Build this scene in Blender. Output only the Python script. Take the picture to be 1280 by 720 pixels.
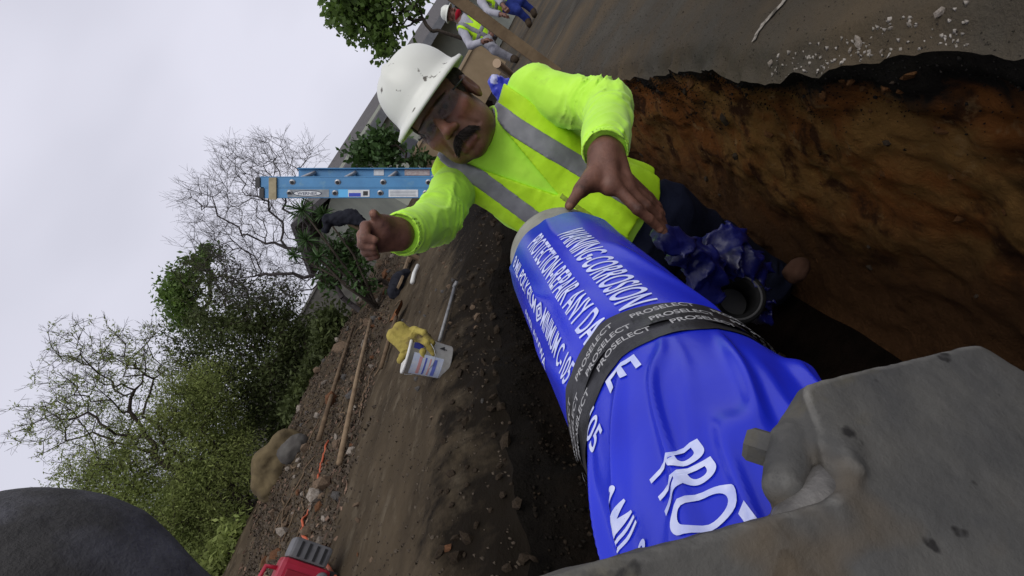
import bpy, bmesh, math, random
import numpy as np
from mathutils import Vector, Matrix

random.seed(7); rng = np.random.default_rng(7)
scene = bpy.context.scene
for o in list(bpy.data.objects): bpy.data.objects.remove(o)

# ------------------------------------------------------------------ camera
F = 650.0                     # focal length in pixels of the 1280 px wide photograph
CAMH = 0.48                   # camera height above the ground beside the trench
def unit(v): v = np.asarray(v, float); return v / np.linalg.norm(v)
ROLL = math.radians(28)
Yc = unit([(580 - 640) / F, (110 - 360) / F, 1.0])         # trench direction seen by the camera
_u = np.array([-math.cos(ROLL), -math.sin(ROLL), 0.0])
_u[2] = -(Yc[0] * _u[0] + Yc[1] * _u[1]) / Yc[2]
Zc = unit(_u); Xc = np.cross(Yc, Zc)
RW = np.array([Xc, Yc, Zc])                                # camera coords (right, down, forward) -> world
CAM = np.array([0.0, 0.0, CAMH])
def P(px, py, Z):             # pixel of the photograph at a given depth -> world point
    return CAM + RW @ (np.array([(px - 640) / F, (py - 360) / F, 1.0]) * Z)
def ray(px, py): return RW @ np.array([(px - 640) / F, (py - 360) / F, 1.0])
def G(px, py, z=0.0):         # pixel -> point on the level z
    d = ray(px, py); return CAM + d * ((z - CAMH) / d[2])
def PG(px, py, Z, z=0.0):     # pixel at depth, dropped to the ground
    p = P(px, py, Z); p[2] = z; return p
cd = bpy.data.cameras.new('camera'); cam = bpy.data.objects.new('camera', cd); scene.collection.objects.link(cam)
r_, d_, f_ = RW @ [1, 0, 0], RW @ [0, 1, 0], RW @ [0, 0, 1]
cam.matrix_world = Matrix([[r_[0], -d_[0], -f_[0], CAM[0]], [r_[1], -d_[1], -f_[1], CAM[1]],
                           [r_[2], -d_[2], -f_[2], CAM[2]], [0, 0, 0, 1]])
cd.sensor_width = 36; cd.lens = 36 * F / 1280; cd.clip_start = 0.01; cd.clip_end = 2000
scene.camera = cam
# ------------------------------------------------------------------ sky, sun, exposure
SUN_EL, SUN_AZ = math.radians(62), math.radians(150)
w = bpy.data.worlds.new('World'); scene.world = w; w.use_nodes = True
nt = w.node_tree; nt.nodes.clear()
out = nt.nodes.new('ShaderNodeOutputWorld')
sky = nt.nodes.new('ShaderNodeTexSky'); sky.sky_type = 'NISHITA'; sky.sun_disc = False
sky.sun_elevation = SUN_EL; sky.sun_rotation = SUN_AZ
b1 = nt.nodes.new('ShaderNodeBackground'); b1.inputs[1].default_value = 0.06
nt.links.new(sky.outputs[0], b1.inputs[0])
tc = nt.nodes.new('ShaderNodeTexCoord')
mp = nt.nodes.new('ShaderNodeMapping'); mp.inputs['Scale'].default_value = (1, 1, 2.2)
nz = nt.nodes.new('ShaderNodeTexNoise'); nz.inputs['Scale'].default_value = 1.7; nz.inputs['Detail'].default_value = 3; nz.inputs['Roughness'].default_value = .45
cr = nt.nodes.new('ShaderNodeValToRGB')
cr.color_ramp.elements[0].position = .30; cr.color_ramp.elements[0].color = (.575, .578, .668, 1)
cr.color_ramp.elements[1].position = .70; cr.color_ramp.elements[1].color = (.79, .785, .895, 1)
nt.links.new(tc.outputs['Generated'], mp.inputs[0]); nt.links.new(mp.outputs[0], nz.inputs['Vector'])
nt.links.new(nz.outputs['Fac'], cr.inputs[0])
b2 = nt.nodes.new('ShaderNodeBackground'); b2.inputs[1].default_value = 1.0
nt.links.new(cr.outputs[0], b2.inputs[0])
mx = nt.nodes.new('ShaderNodeMixShader'); mx.inputs[0].default_value = .9
nt.links.new(b1.outputs[0], mx.inputs[1]); nt.links.new(b2.outputs[0], mx.inputs[2]); nt.links.new(mx.outputs[0], out.inputs[0])
sl = bpy.data.lights.new('sun', 'SUN'); sl.energy = 1.5; sl.angle = math.radians(40); sl.color = (1, .97, .92)
so = bpy.data.objects.new('sun', sl); scene.collection.objects.link(so)
sd = Vector((math.sin(SUN_AZ) * math.cos(SUN_EL), math.cos(SUN_AZ) * math.cos(SUN_EL), math.sin(SUN_EL)))
so.rotation_euler = sd.to_track_quat('Z', 'Y').to_euler(); so.location = (0, 0, 20)
scene.view_settings.view_transform = 'Standard'; scene.view_settings.look = 'None'
scene.view_settings.exposure = 0.08; scene.view_settings.gamma = 1.0; scene.view_settings.use_curve_mapping = False

# ------------------------------------------------------------------ materials
MATS = {}
def mat(name, col, rough=.8, col2=None, scale=8.0, detail=6.0, bump=0.0, bscale=None, metal=0.0, spec=.4, attr=None,
        lo=.35, hi=.65, col3=None, scale3=2.0, lo3=.5, hi3=.62, sheen=0.0, trans=0.0, bdist=.01, stretch=None, coat=0.0):
    if name in MATS: return MATS[name]
    m = bpy.data.materials.new(name); m.use_nodes = True; MATS[name] = m
    t = m.node_tree; n = t.nodes; L = t.links; bs = n['Principled BSDF']
    bs.inputs['Roughness'].default_value = rough; bs.inputs['Metallic'].default_value = metal
    bs.inputs['Specular IOR Level'].default_value = spec if rough < .8 else min(spec, .08); bs.inputs['Coat Weight'].default_value = coat
    bs.inputs['Sheen Weight'].default_value = sheen
    tco = n.new('ShaderNodeTexCoord'); vec = tco.outputs['Object']
    if stretch:
        mpn = n.new('ShaderNodeMapping'); mpn.inputs['Scale'].default_value = stretch; L.new(vec, mpn.inputs[0]); vec = mpn.outputs[0]
    c4 = lambda c: (c[0], c[1], c[2], 1)
    def noise(sc, det=detail, rg=.6):
        q = n.new('ShaderNodeTexNoise'); q.inputs['Scale'].default_value = sc; q.inputs['Detail'].default_value = det
        q.inputs['Roughness'].default_value = rg; L.new(vec, q.inputs['Vector']); return q.outputs['Fac']
    def ramp(src, a, b):
        q = n.new('ShaderNodeMapRange'); q.inputs[1].default_value = a; q.inputs[2].default_value = b; L.new(src, q.inputs[0]); return q.outputs[0]
    def mixc(fac, a, b):
        q = n.new('ShaderNodeMix'); q.data_type = 'RGBA'
        L.new(fac, q.inputs[0])
        for s, i in ((a, 6), (b, 7)):
            if isinstance(s, tuple): q.inputs[i].default_value = c4(s)
            else: L.new(s, q.inputs[i])
        return q.outputs[2]
    cur = tuple(col)
    if col2 is not None: cur = mixc(ramp(noise(scale), lo, hi), tuple(col), tuple(col2))
    if col3 is not None: cur = mixc(ramp(noise(scale3, 5), lo3, hi3), cur, tuple(col3))
    if attr:
        a = n.new('ShaderNodeAttribute'); a.attribute_name = attr
        q = n.new('ShaderNodeMix'); q.data_type = 'RGBA'; q.blend_type = 'MULTIPLY'; q.inputs[0].default_value = 1
        if isinstance(cur, tuple): q.inputs[6].default_value = c4(cur)
        else: L.new(cur, q.inputs[6])
        L.new(a.outputs['Color'], q.inputs[7]); cur = q.outputs[2]
    if isinstance(cur, tuple): bs.inputs['Base Color'].default_value = c4(cur)
    else: L.new(cur, bs.inputs['Base Color'])
    if bump:
        b = n.new('ShaderNodeBump'); b.inputs['Strength'].default_value = bump; b.inputs['Distance'].default_value = bdist
        L.new(noise(bscale or scale * 3, 8, .65), b.inputs['Height']); L.new(b.outputs[0], bs.inputs['Normal'])
    if trans:
        tr = n.new('ShaderNodeBsdfTranslucent'); ms = n.new('ShaderNodeMixShader'); ms.inputs[0].default_value = trans
        if isinstance(cur, tuple): tr.inputs[0].default_value = c4(cur)
        else: L.new(cur, tr.inputs[0])
        L.new(bs.outputs[0], ms.inputs[1]); L.new(tr.outputs[0], ms.inputs[2])
        L.new(ms.outputs[0], n['Material Output'].inputs[0])
    return m

# ------------------------------------------------------------------ object helpers
COL = scene.collection
WL = {}                                       # world location of each object's origin
def obj(name, V, Fc, m=None, parent=None, smooth=True, attr=None):
    base = WL[parent.name] if parent is not None else np.zeros(3)
    V = np.asarray(V, float) - base
    me = bpy.data.meshes.new(name)
    if isinstance(Fc, np.ndarray):
        k = Fc.shape[1]; nf = len(Fc)
        me.vertices.add(len(V)); me.vertices.foreach_set('co', V.astype(np.float32).ravel())
        me.loops.add(nf * k); me.loops.foreach_set('vertex_index', Fc.astype(np.int32).ravel())
        me.polygons.add(nf); me.polygons.foreach_set('loop_start', np.arange(0, nf * k, k, dtype=np.int32))
        me.polygons.foreach_set('loop_total', np.full(nf, k, dtype=np.int32)); me.update(calc_edges=True)
    else:
        me.from_pydata([tuple(v) for v in V], [], [tuple(f) for f in Fc]); me.update()
    if smooth: me.polygons.foreach_set('use_smooth', np.ones(len(me.polygons), dtype=bool))
    if attr is not None:
        ca = me.color_attributes.new('tint', 'FLOAT_COLOR', 'POINT')
        a4 = np.ones((len(V), 4), np.float32); a4[:, :3] = attr; ca.data.foreach_set('color', a4.ravel())
    if m is not None: me.materials.append(m)
    o = bpy.data.objects.new(name, me); COL.objects.link(o)
    if parent is not None: o.parent = parent
    WL[o.name] = base.copy()
    return o
def tag(o, label=None, cat=None, group=None, kind=None):
    for k, v in (('label', label), ('category', cat), ('group', group), ('kind', kind)):
        if v: o[k] = v
    return o
def thing(name, loc, label, cat, group=None):
    o = bpy.data.objects.new(name, None); COL.objects.link(o); o.location = tuple(loc); o.empty_display_size = .05
    WL[o.name] = np.array(loc, float); return tag(o, label, cat, group)

class MB:                                     # collects simple shapes in world coordinates
    def __init__(s): s.V = []; s.F = []
    def add(s, V, Fc):
        b = len(s.V); s.V += [tuple(v) for v in V]; s.F += [tuple(i + b for i in f) for f in Fc]; return s
    def box(s, c, ax, half, bev=0.0):         # ax: 3 axis vectors, half: 3 half sizes, bev: chamfer
        c = np.asarray(c, float); A = [unit(a) for a in ax]
        if bev <= 0:
            V = [c + A[0]*sx*half[0] + A[1]*sy*half[1] + A[2]*sz*half[2] for sx in (-1,1) for sy in (-1,1) for sz in (-1,1)]
            return s.add(V, [(0,1,3,2),(4,6,7,5),(0,4,5,1),(2,3,7,6),(0,2,6,4),(1,5,7,3)])
        bm = bmesh.new(); bmesh.ops.create_cube(bm, size=2)
        for v in bm.verts: v.co = Vector((v.co.x*half[0], v.co.y*half[1], v.co.z*half[2]))
        bmesh.ops.bevel(bm, geom=bm.edges[:], offset=bev, segments=2, affect='EDGES', profile=.6)
        bm.verts.index_update()
        V = [c + A[0]*v.co.x + A[1]*v.co.y + A[2]*v.co.z for v in bm.verts]; Fc = [tuple(v.index for v in f.verts) for f in bm.faces]; bm.free()
        return s.add(V, Fc)
    def bar(s, a, b, w, t, side=(1,0,0), bev=0.0):
        a = np.asarray(a, float); b = np.asarray(b, float); d = unit(b - a); sd_ = np.asarray(side, float); sd_ = unit(sd_ - d*np.dot(sd_, d))
        return s.box((a+b)/2, (sd_, np.cross(d, sd_), d), (w/2, t/2, np.linalg.norm(b-a)/2), bev)
    def tube(s, pts, rad, n=10, caps=True):
        pts = [np.asarray(p, float) for p in pts]; m = len(pts)
        rad = [rad]*m if np.isscalar(rad) else rad
        V = []; ref = None
        for i in range(m):
            d = unit(pts[min(i+1,m-1)] - pts[max(i-1,0)])
            if ref is None: ref = np.cross(d, [0,0,1] if abs(d[2]) < .9 else [1,0,0])
            ref = unit(ref - d*np.dot(ref, d)); q = np.cross(d, ref)
            for k in range(n):
                an = 2*math.pi*k/n; V.append(pts[i] + rad[i]*(math.cos(an)*ref + math.sin(an)*q))
        Fc = [(i*n+k, i*n+(k+1)%n, (i+1)*n+(k+1)%n, (i+1)*n+k) for i in range(m-1) for k in range(n)]
        if caps: Fc += [tuple(range(n-1,-1,-1)), tuple((m-1)*n+k for k in range(n))]
        return s.add(V, Fc)
    def build(s, name, m, parent=None, smooth=False): return obj(name, s.V, s.F, m, parent, smooth)

def lathe(prof, c, up, n=32, fx=None, closed=False, ax=None):      # prof: list of (r, h)
    c = np.asarray(c, float); up = unit(up)
    x = unit(np.cross(up, [0,1,0] if abs(up[1]) < .9 else [1,0,0])) if ax is None else unit(ax); y = np.cross(up, x)
    V = []
    for r, h in prof:
        for k in range(n):
            a = 2*math.pi*k/n; V.append(c + up*h + r*(math.cos(a)*x + math.sin(a)*y))
    m = len(prof)
    Fc = [(i*n+k, i*n+(k+1)%n, (i+1)*n+(k+1)%n, (i+1)*n+k) for i in range(m-1) for k in range(n)]
    return V, Fc

# ------------------------------------------------------------------ noise + implicit surfaces
def _hash(ix, iy, iz):
    h = (ix.astype(np.uint32) * np.uint32(374761393)) ^ (iy.astype(np.uint32) * np.uint32(668265263)) ^ (iz.astype(np.uint32) * np.uint32(2147483647 - 97))
    h = (h ^ (h >> np.uint32(13))) * np.uint32(1274126177); h = h ^ (h >> np.uint32(16))
    return (h & np.uint32(0xffff)).astype(np.float32) / 65535.0
def vnoise(p):
    p = np.asarray(p, np.float64) + 1000.0; i = np.floor(p).astype(np.int64); f = (p - i).astype(np.float32); f = f*f*(3 - 2*f)
    r = 0
    for dx in (0,1):
        for dy in (0,1):
            for dz in (0,1):
                wgt = (f[...,0] if dx else 1-f[...,0]) * (f[...,1] if dy else 1-f[...,1]) * (f[...,2] if dz else 1-f[...,2])
                r = r + wgt*_hash(i[...,0]+dx, i[...,1]+dy, i[...,2]+dz)
    return r*2 - 1
def fbm(p, octs=4, gain=.5):
    p = np.asarray(p, float); a = 1.0; r = 0; t = 0
    for k in range(octs): r = r + a*vnoise(p*(2.03**k) + 17.3*k); t += a; a *= gain
    return r/t
def sstep(x, a, b): t = np.clip((x-a)/(b-a), 0, 1); return t*t*(3-2*t)

class Field:
    def __init__(s, lo, hi, h):
        s.lo = np.asarray(lo, float); s.h = h
        s.n = np.ceil((np.asarray(hi, float) - s.lo)/h).astype(int) + 1
        s.d = np.full(s.n, .2, np.float32)
    def sub(s, lo, hi):
        a = np.clip(np.floor((np.asarray(lo)-s.lo)/s.h).astype(int), 0, s.n); b = np.clip(np.ceil((np.asarray(hi)-s.lo)/s.h).astype(int)+1, 0, s.n)
        sl = tuple(slice(a[i], b[i]) for i in range(3))
        ax = [s.lo[i] + s.h*np.arange(a[i], b[i]) for i in range(3)]
        return sl, np.stack(np.meshgrid(*ax, indexing='ij'), -1).astype(np.float32)
    def op(s, lo, hi, fn, k=.01, mode='u'):
        m = k + 4*s.h
        sl, p = s.sub(np.asarray(lo)-m, np.asarray(hi)+m)
        if p.size == 0: return
        v = fn(p).astype(np.float32); a = s.d[sl]
        if mode == 'u':
            t = np.clip(.5 + .5*(v-a)/k, 0, 1); s.d[sl] = v + (a-v)*t - k*t*(1-t)
        elif mode == 's':                      # subtract
            v = -v; t = np.clip(.5 - .5*(v-a)/k, 0, 1); s.d[sl] = v + (a-v)*t + k*t*(1-t)
    def cap(s, a, b, r1, r2, k=.01, mode='u', cut=False, flat=None):
        a = np.asarray(a, float); b = np.asarray(b, float); R = max(r1, r2)
        ab = b-a; L2 = np.dot(ab, ab)
        def fn(p):
            q = p - a; t = np.clip((q @ ab)/L2, 0, 1) if L2 > 0 else np.zeros(p.shape[:-1])
            d = np.linalg.norm(q - t[..., None]*ab, axis=-1) - (r1 + (r2-r1)*t)
            if cut: d = np.maximum(d, ((p-b) @ ab)/math.sqrt(L2))
            return d
        s.op(np.minimum(a,b)-R, np.maximum(a,b)+R, fn, k, mode); return s
    def ell(s, c, rad, axes=None, k=.01, mode='u'):
        c = np.asarray(c, float); rad = np.asarray(rad, float); A = np.eye(3) if axes is None else np.array([unit(v) for v in axes])
        R = rad.max()
        def fn(p):
            q = (p-c) @ A.T; k0 = np.linalg.norm(q/rad, axis=-1); k1 = np.linalg.norm(q/(rad*rad), axis=-1)
            return k0*(k0-1)/np.maximum(k1, 1e-6)
        s.op(c-R, c+R, fn, k, mode); return s
    def near(s, fn, band=.02):                 # displace where close to the surface: d += fn(points)
        idx = np.nonzero(np.abs(s.d) < band)
        p = np.stack([s.lo[i] + s.h*idx[i] for i in range(3)], -1)
        s.d[idx] += fn(p).astype(np.float32)
    def mesh(s):
        d = s.d; n = np.array(d.shape)
        for ax in range(3):                    # close the border
            for e in (0, -1):
                q = [slice(None)]*3; q[ax] = e; d[tuple(q)] = np.maximum(d[tuple(q)], 1e-3)
        sg = d < 0
        c = np.zeros(n-1, np.uint8)
        corners = [(i,j,k) for i in (0,1) for j in (0,1) for k in (0,1)]
        for (i,j,k) in corners: c += sg[i:n[0]-1+i, j:n[1]-1+j, k:n[2]-1+k]
        act = np.nonzero((c > 0) & (c < 8)); N = len(act[0]); A = np.stack(act, -1)
        idm = np.full(n-1, -1, np.int32); idm[act] = np.arange(N)
        val = np.stack([d[act[0]+i, act[1]+j, act[2]+k] for (i,j,k) in corners], -1)
        pos = np.zeros((N,3)); cnt = np.zeros(N)
        for x in range(8):
            for y in range(x+1, 8):
                cx, cy = np.array(corners[x]), np.array(corners[y])
                if np.abs(cx-cy).sum() != 1: continue
                m = (val[:,x] < 0) != (val[:,y] < 0); t = val[m,x]/(val[m,x]-val[m,y])
                pos[m] += cx + t[:,None]*(cy-cx); cnt[m] += 1
        V = s.lo + s.h*(A + pos/cnt[:,None])
        Fs = []
        for ax in range(3):
            b, cc = (ax+1)%3, (ax+2)%3
            q0 = [slice(None)]*3; q1 = [slice(None)]*3; q0[ax] = slice(0,-1); q1[ax] = slice(1,None)
            e = sg[tuple(q0)] != sg[tuple(q1)]; I = np.stack(np.nonzero(e), -1)
            I = I[(I[:,b] > 0) & (I[:,cc] > 0)]
            I = I[(I[:,b] < n[b]-1) & (I[:,cc] < n[cc]-1)]
            def cell(db, dc):
                J = I.copy(); J[:,b] += db; J[:,cc] += dc; return idm[J[:,0], J[:,1], J[:,2]]
            Q = np.stack([cell(-1,-1), cell(0,-1), cell(0,0), cell(-1,0)], -1)
            flip = ~sg[I[:,0], I[:,1], I[:,2]]; Q[flip] = Q[flip][:, ::-1]
            Fs.append(Q)
        return V, np.concatenate(Fs)
def tubes(A, B, ra, rb, n=5):
    d = B-A; L = np.linalg.norm(d, axis=1, keepdims=True); d = d/np.maximum(L, 1e-6)
    ref = np.where(np.abs(d[:, 2:3]) < .9, [[0,0,1.]], [[1.,0,0]]); u = np.cross(d, ref); u /= np.linalg.norm(u, axis=1, keepdims=True); v = np.cross(d, u)
    an = 2*np.pi*np.arange(n)/n; ring = np.cos(an)[None,:,None]*u[:,None] + np.sin(an)[None,:,None]*v[:,None]
    V = np.concatenate([A[:,None] + ring*ra[:,None,None], B[:,None] + ring*rb[:,None,None]], 1)
    k = np.arange(n); q = np.stack([k, (k+1)%n, n+(k+1)%n, n+k], -1)
    Fc = (q[None] + (2*n)*np.arange(len(A))[:,None,None]).reshape(-1, 4); return V.reshape(-1, 3), Fc
# ------------------------------------------------------------------ terrain with the trench
FLOOR = -.68
def xl_edge(y): return -.82 + .36*sstep(y, 2.3, 3.4) + .06*fbm(np.stack([y*2.0, y*0+3, y*0], -1), 5, .6)
def xr_edge(y): return .335 + .045*fbm(np.stack([y*2.6, y*0+9, y*0], -1), 4) + .010*fbm(np.stack([y*17, y*0+5, y*0], -1), 3)
def depth_t(y): return (1 - sstep(y, 3.85, 4.35))*sstep(y, -1.9, -1.6)
def left_z(x, y):             # height of the ground on the left (x is negative)
    p = np.stack([x, y, x*0], -1)
    e = xl_edge(y) - x                                            # distance from the lip
    r = .010*fbm(p*[9,5,1], 4) + .016*fbm(p*[2.2,.7,1], 3) + .006*fbm(p*[30,24,1]+5, 3)
    r = r + .010*np.sin(x*14 + 2*fbm(p*[.6,.5,1], 2))*fbm(p*[1.0,.35,1]+40, 2)      # tracks along the trench
    r = r - (.085*(1-sstep(e, -.02, .30)) + .03*(1-sstep(e, 0, .06)))*(1+.5*fbm(p*[7,7,1], 3))     # crumbling lip
    berm = sstep(-x, 2.0, 3.9)*(1-.4*sstep(-x, 6, 9))*(.10 + .26*sstep(y, 2.2, 6.0))
    r = r + berm*(1 + .35*fbm(p*[1.4,1.1,1]+7, 4) + .10*fbm(p*[11,11,1], 3)) + .02*sstep(-x, 2.0, 2.6)*fbm(p*[20,20,1], 2)
    return r
def right_z(x, y):
    p = np.stack([x, y, x*0], -1); e = x - xr_edge(y)
    return .003*fbm(p*[20,20,1], 3) + .006*fbm(p*[2,2,1], 2) + .002*fbm(p*[90,90,1], 2) - .03*(1-sstep(e, 0, .07))*(1+.8*fbm(p*[25,25,1], 3))
def gz(x, y):                 # ground height at a point outside the trench
    x = np.asarray(x, float); y = np.asarray(y, float)
    return float(left_z(x, y) if x < -.3 else right_z(x, y))

offl = np.concatenate([np.linspace(0, 3.6, 225), 3.6 + .02*(1.19**np.arange(1, 47) - 1)*5])
offr = np.concatenate([np.linspace(0, .9, 90), .9 + .015*(1.2**np.arange(1, 48) - 1)*5])
ys = np.concatenate([np.linspace(-2.2, .2, 40)[:-1], np.linspace(.2, 4.6, 275), 4.6 + .02*(1.17**np.arange(1, 54) - 1)*5])
nwl, nfl, nwr = 44, 24, 70
Y = ys[:, None]
XL = xl_edge(ys)[:, None]; XR = xr_edge(ys)[:, None]; T = depth_t(ys)[:, None]
rows = []
xl = XL - offl[None, ::-1]; zl = left_z(xl, Y + 0*xl)
tl = np.linspace(0, 1, nwl+2)[1:-1][None]
xw = XL + .16*tl + .05*np.sin(tl*3.1); zlip = zl[:, -1:]
pw = np.stack([xw, Y+0*xw, FLOOR*tl+0*xw], -1)
xw = xw + sstep(tl, 0, .12)*(.07*fbm(pw*[2,2.6,3], 4) + .03*fbm(pw*[10,10,12], 4))
zw = zlip*(1-tl) + (FLOOR*tl + .02*fbm(pw*[9,9,9], 3)*np.minimum(1, tl*6))*T
xrb = .05 + .05*fbm(np.stack([ys*1.6, ys*0+2, ys*0], -1), 3)[:, None]
tf = np.linspace(0, 1, nfl+2)[1:-1][None]
xlb = xw[:, -1:]
xf = xlb + (xrb - xlb)*tf; pf = np.stack([xf, Y+0*xf, 0*xf], -1)
zf = (FLOOR + .03*fbm(pf*[5,5,1], 4) + .012*fbm(pf*[22,22,1], 3))*T
tr = np.linspace(1, 0, nwr+2)[1:-1][None]
xr0 = XR + offr[None]; zr = right_z(xr0, Y + 0*xr0)
xwr = XR + (xrb - XR)*(tr**1.35)
pr = np.stack([xwr, Y+0*xwr, FLOOR*tr+0*xwr], -1)
ridge_ = 1-np.abs(fbm(pr*[3,4.5,6]+21, 3))*2.2
xwr = xwr + .014*sstep(tr, .02, .12)*ridge_ + sstep(tr, 0, .06)*(.052*fbm(pr*[1.5,2.4,4], 4) + .022*fbm(pr*[6,9,13]+3, 4) + .010*fbm(pr*[30,34,40], 3)) \
      + .035*np.exp(-((tr-.2)/.1)**2)*fbm(np.stack([Y*3+0*tr, 0*tr+Y*0, 0*tr+Y*0+4], -1), 2)
zwr = zr[:, :1]*(1-tr) + FLOOR*tr*T
X = np.concatenate([xl, xw, xf, xwr, xr0], 1); Z = np.concatenate([zl, zw, zf, zwr, zr], 1)
NU = X.shape[1]; NV = len(ys)
V = np.stack([X, Y + 0*X, Z], -1).reshape(-1, 3)
idx = np.arange(NU*NV).reshape(NV, NU)
def patch(name, u0, u1, m):
    q = idx[:, u0:u1+1]; used = q.ravel(); loc = np.arange(used.size).reshape(q.shape)
    Q = np.stack([loc[:-1,:-1], loc[:-1,1:], loc[1:,1:], loc[1:,:-1]], -1).reshape(-1, 4)
    o = obj(name, V[used], Q, m); return tag(o, kind='structure')
a0, a1, a2, a3 = len(offl), len(offl)+nwl, len(offl)+nwl+nfl, len(offl)+nwl+nfl+nwr
dirt = mat('packed_dirt', (.074,.056,.035), .93, (.036,.027,.017), 3.5, 8, .55, 70, col3=(.112,.091,.062), scale3=9, lo3=.55, hi3=.75, stretch=(1,.45,1), bdist=.012)
ground = patch('ground', 0, a0-1, dirt)
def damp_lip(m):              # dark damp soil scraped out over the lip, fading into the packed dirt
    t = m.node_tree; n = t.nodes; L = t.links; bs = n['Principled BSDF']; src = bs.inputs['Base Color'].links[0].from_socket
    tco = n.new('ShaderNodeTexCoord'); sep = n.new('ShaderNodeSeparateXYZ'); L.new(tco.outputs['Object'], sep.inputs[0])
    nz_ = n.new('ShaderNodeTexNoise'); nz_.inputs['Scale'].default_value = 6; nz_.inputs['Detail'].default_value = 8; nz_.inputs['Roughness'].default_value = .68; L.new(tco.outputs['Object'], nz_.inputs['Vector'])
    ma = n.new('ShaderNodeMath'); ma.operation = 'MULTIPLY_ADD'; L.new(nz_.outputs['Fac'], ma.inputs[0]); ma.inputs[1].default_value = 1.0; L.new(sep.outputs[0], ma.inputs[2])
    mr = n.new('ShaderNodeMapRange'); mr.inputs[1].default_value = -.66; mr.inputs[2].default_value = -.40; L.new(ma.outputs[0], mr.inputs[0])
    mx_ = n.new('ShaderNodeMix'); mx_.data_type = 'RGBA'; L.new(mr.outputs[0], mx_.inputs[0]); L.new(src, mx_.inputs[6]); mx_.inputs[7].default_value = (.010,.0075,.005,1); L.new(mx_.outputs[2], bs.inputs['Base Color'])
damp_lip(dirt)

def soil_mat(name, seed, orange):
    m = bpy.data.materials.new(name); m.use_nodes = True; t = m.node_tree; n = t.nodes; L = t.links; bs = n['Principled BSDF']
    bs.inputs['Roughness'].default_value = .82; bs.inputs['Specular IOR Level'].default_value = .04
    tco = n.new('ShaderNodeTexCoord'); mpn = n.new('ShaderNodeMapping'); mpn.inputs['Location'].default_value = (seed, seed*2, 0); L.new(tco.outputs['Object'], mpn.inputs[0])
    def noise(sc, det=6, st=(1,1,1), rg=.6):
        mm = n.new('ShaderNodeMapping'); mm.inputs['Scale'].default_value = st; L.new(mpn.outputs[0], mm.inputs[0])
        q = n.new('ShaderNodeTexNoise'); q.inputs['Scale'].default_value = sc; q.inputs['Detail'].default_value = det; q.inputs['Roughness'].default_value = rg
        q.inputs['Distortion'].default_value = .4; L.new(mm.outputs[0], q.inputs['Vector']); return q.outputs['Fac']
    def rng_(src, a, b):
        q = n.new('ShaderNodeMapRange'); q.inputs[1].default_value = a; q.inputs[2].default_value = b; L.new(src, q.inputs[0]); return q.outputs[0]
    def mixc(fac, a, b):
        q = n.new('ShaderNodeMix'); q.data_type = 'RGBA'; L.new(fac, q.inputs[0])
        for s, i in ((a, 6), (b, 7)):
            if isinstance(s, tuple): q.inputs[i].default_value = (*s, 1)
            else: L.new(s, q.inputs[i])
        return q.outputs[2]
    def math_(op, a, b):
        q = n.new('ShaderNodeMath'); q.operation = op
        for s, i in ((a, 0), (b, 1)):
            if isinstance(s, (int, float)): q.inputs[i].default_value = s
            else: L.new(s, q.inputs[i])
        return q.outputs[0]
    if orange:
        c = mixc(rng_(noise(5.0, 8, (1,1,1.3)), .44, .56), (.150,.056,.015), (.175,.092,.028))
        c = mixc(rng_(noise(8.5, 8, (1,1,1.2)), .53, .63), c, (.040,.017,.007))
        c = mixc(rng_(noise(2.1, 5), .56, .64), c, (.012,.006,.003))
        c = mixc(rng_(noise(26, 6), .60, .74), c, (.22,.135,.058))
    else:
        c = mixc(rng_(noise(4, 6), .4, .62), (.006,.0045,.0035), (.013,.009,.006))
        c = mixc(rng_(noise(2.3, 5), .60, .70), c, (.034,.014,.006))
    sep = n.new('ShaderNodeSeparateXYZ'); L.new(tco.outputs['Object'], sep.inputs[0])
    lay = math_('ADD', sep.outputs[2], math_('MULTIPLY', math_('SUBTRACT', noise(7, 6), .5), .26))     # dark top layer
    if orange: c = mixc(rng_(math_('ADD', sep.outputs[2], math_('MULTIPLY', math_('SUBTRACT', noise(5, 6), .5), .35)), -.30, -.52), c, (.050,.024,.010))      # shade of the deep trench painted in as darker brown below
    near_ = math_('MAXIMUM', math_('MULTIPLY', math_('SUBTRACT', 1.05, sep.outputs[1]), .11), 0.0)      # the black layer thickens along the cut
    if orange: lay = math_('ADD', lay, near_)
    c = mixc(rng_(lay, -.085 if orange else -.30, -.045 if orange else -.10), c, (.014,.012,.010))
    L.new(c, bs.inputs['Base Color'])
    b = n.new('ShaderNodeBump'); b.inputs['Strength'].default_value = 1.0; b.inputs['Distance'].default_value = .028
    L.new(noise(46, 10, (1,1,1.3), .72), b.inputs['Height']); L.new(b.outputs[0], bs.inputs['Normal'])
    return m
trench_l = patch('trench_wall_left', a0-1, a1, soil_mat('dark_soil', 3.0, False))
trench_f = patch('trench_floor', a1, a2-1, mat('trench_mud', (.0025,.002,.0015), .85, (.006,.004,.003), 7, 7, .8, 45, bdist=.015, spec=.0))
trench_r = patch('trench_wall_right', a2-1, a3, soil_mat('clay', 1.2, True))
pave = patch('pavement', a3, NU-1, mat('dusty_asphalt', (.062,.056,.044), .92, (.030,.027,.022), 2.6, 8, .9, 150, col3=(.088,.066,.040), scale3=1.3, lo3=.42, hi3=.62, bdist=.006))

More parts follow.
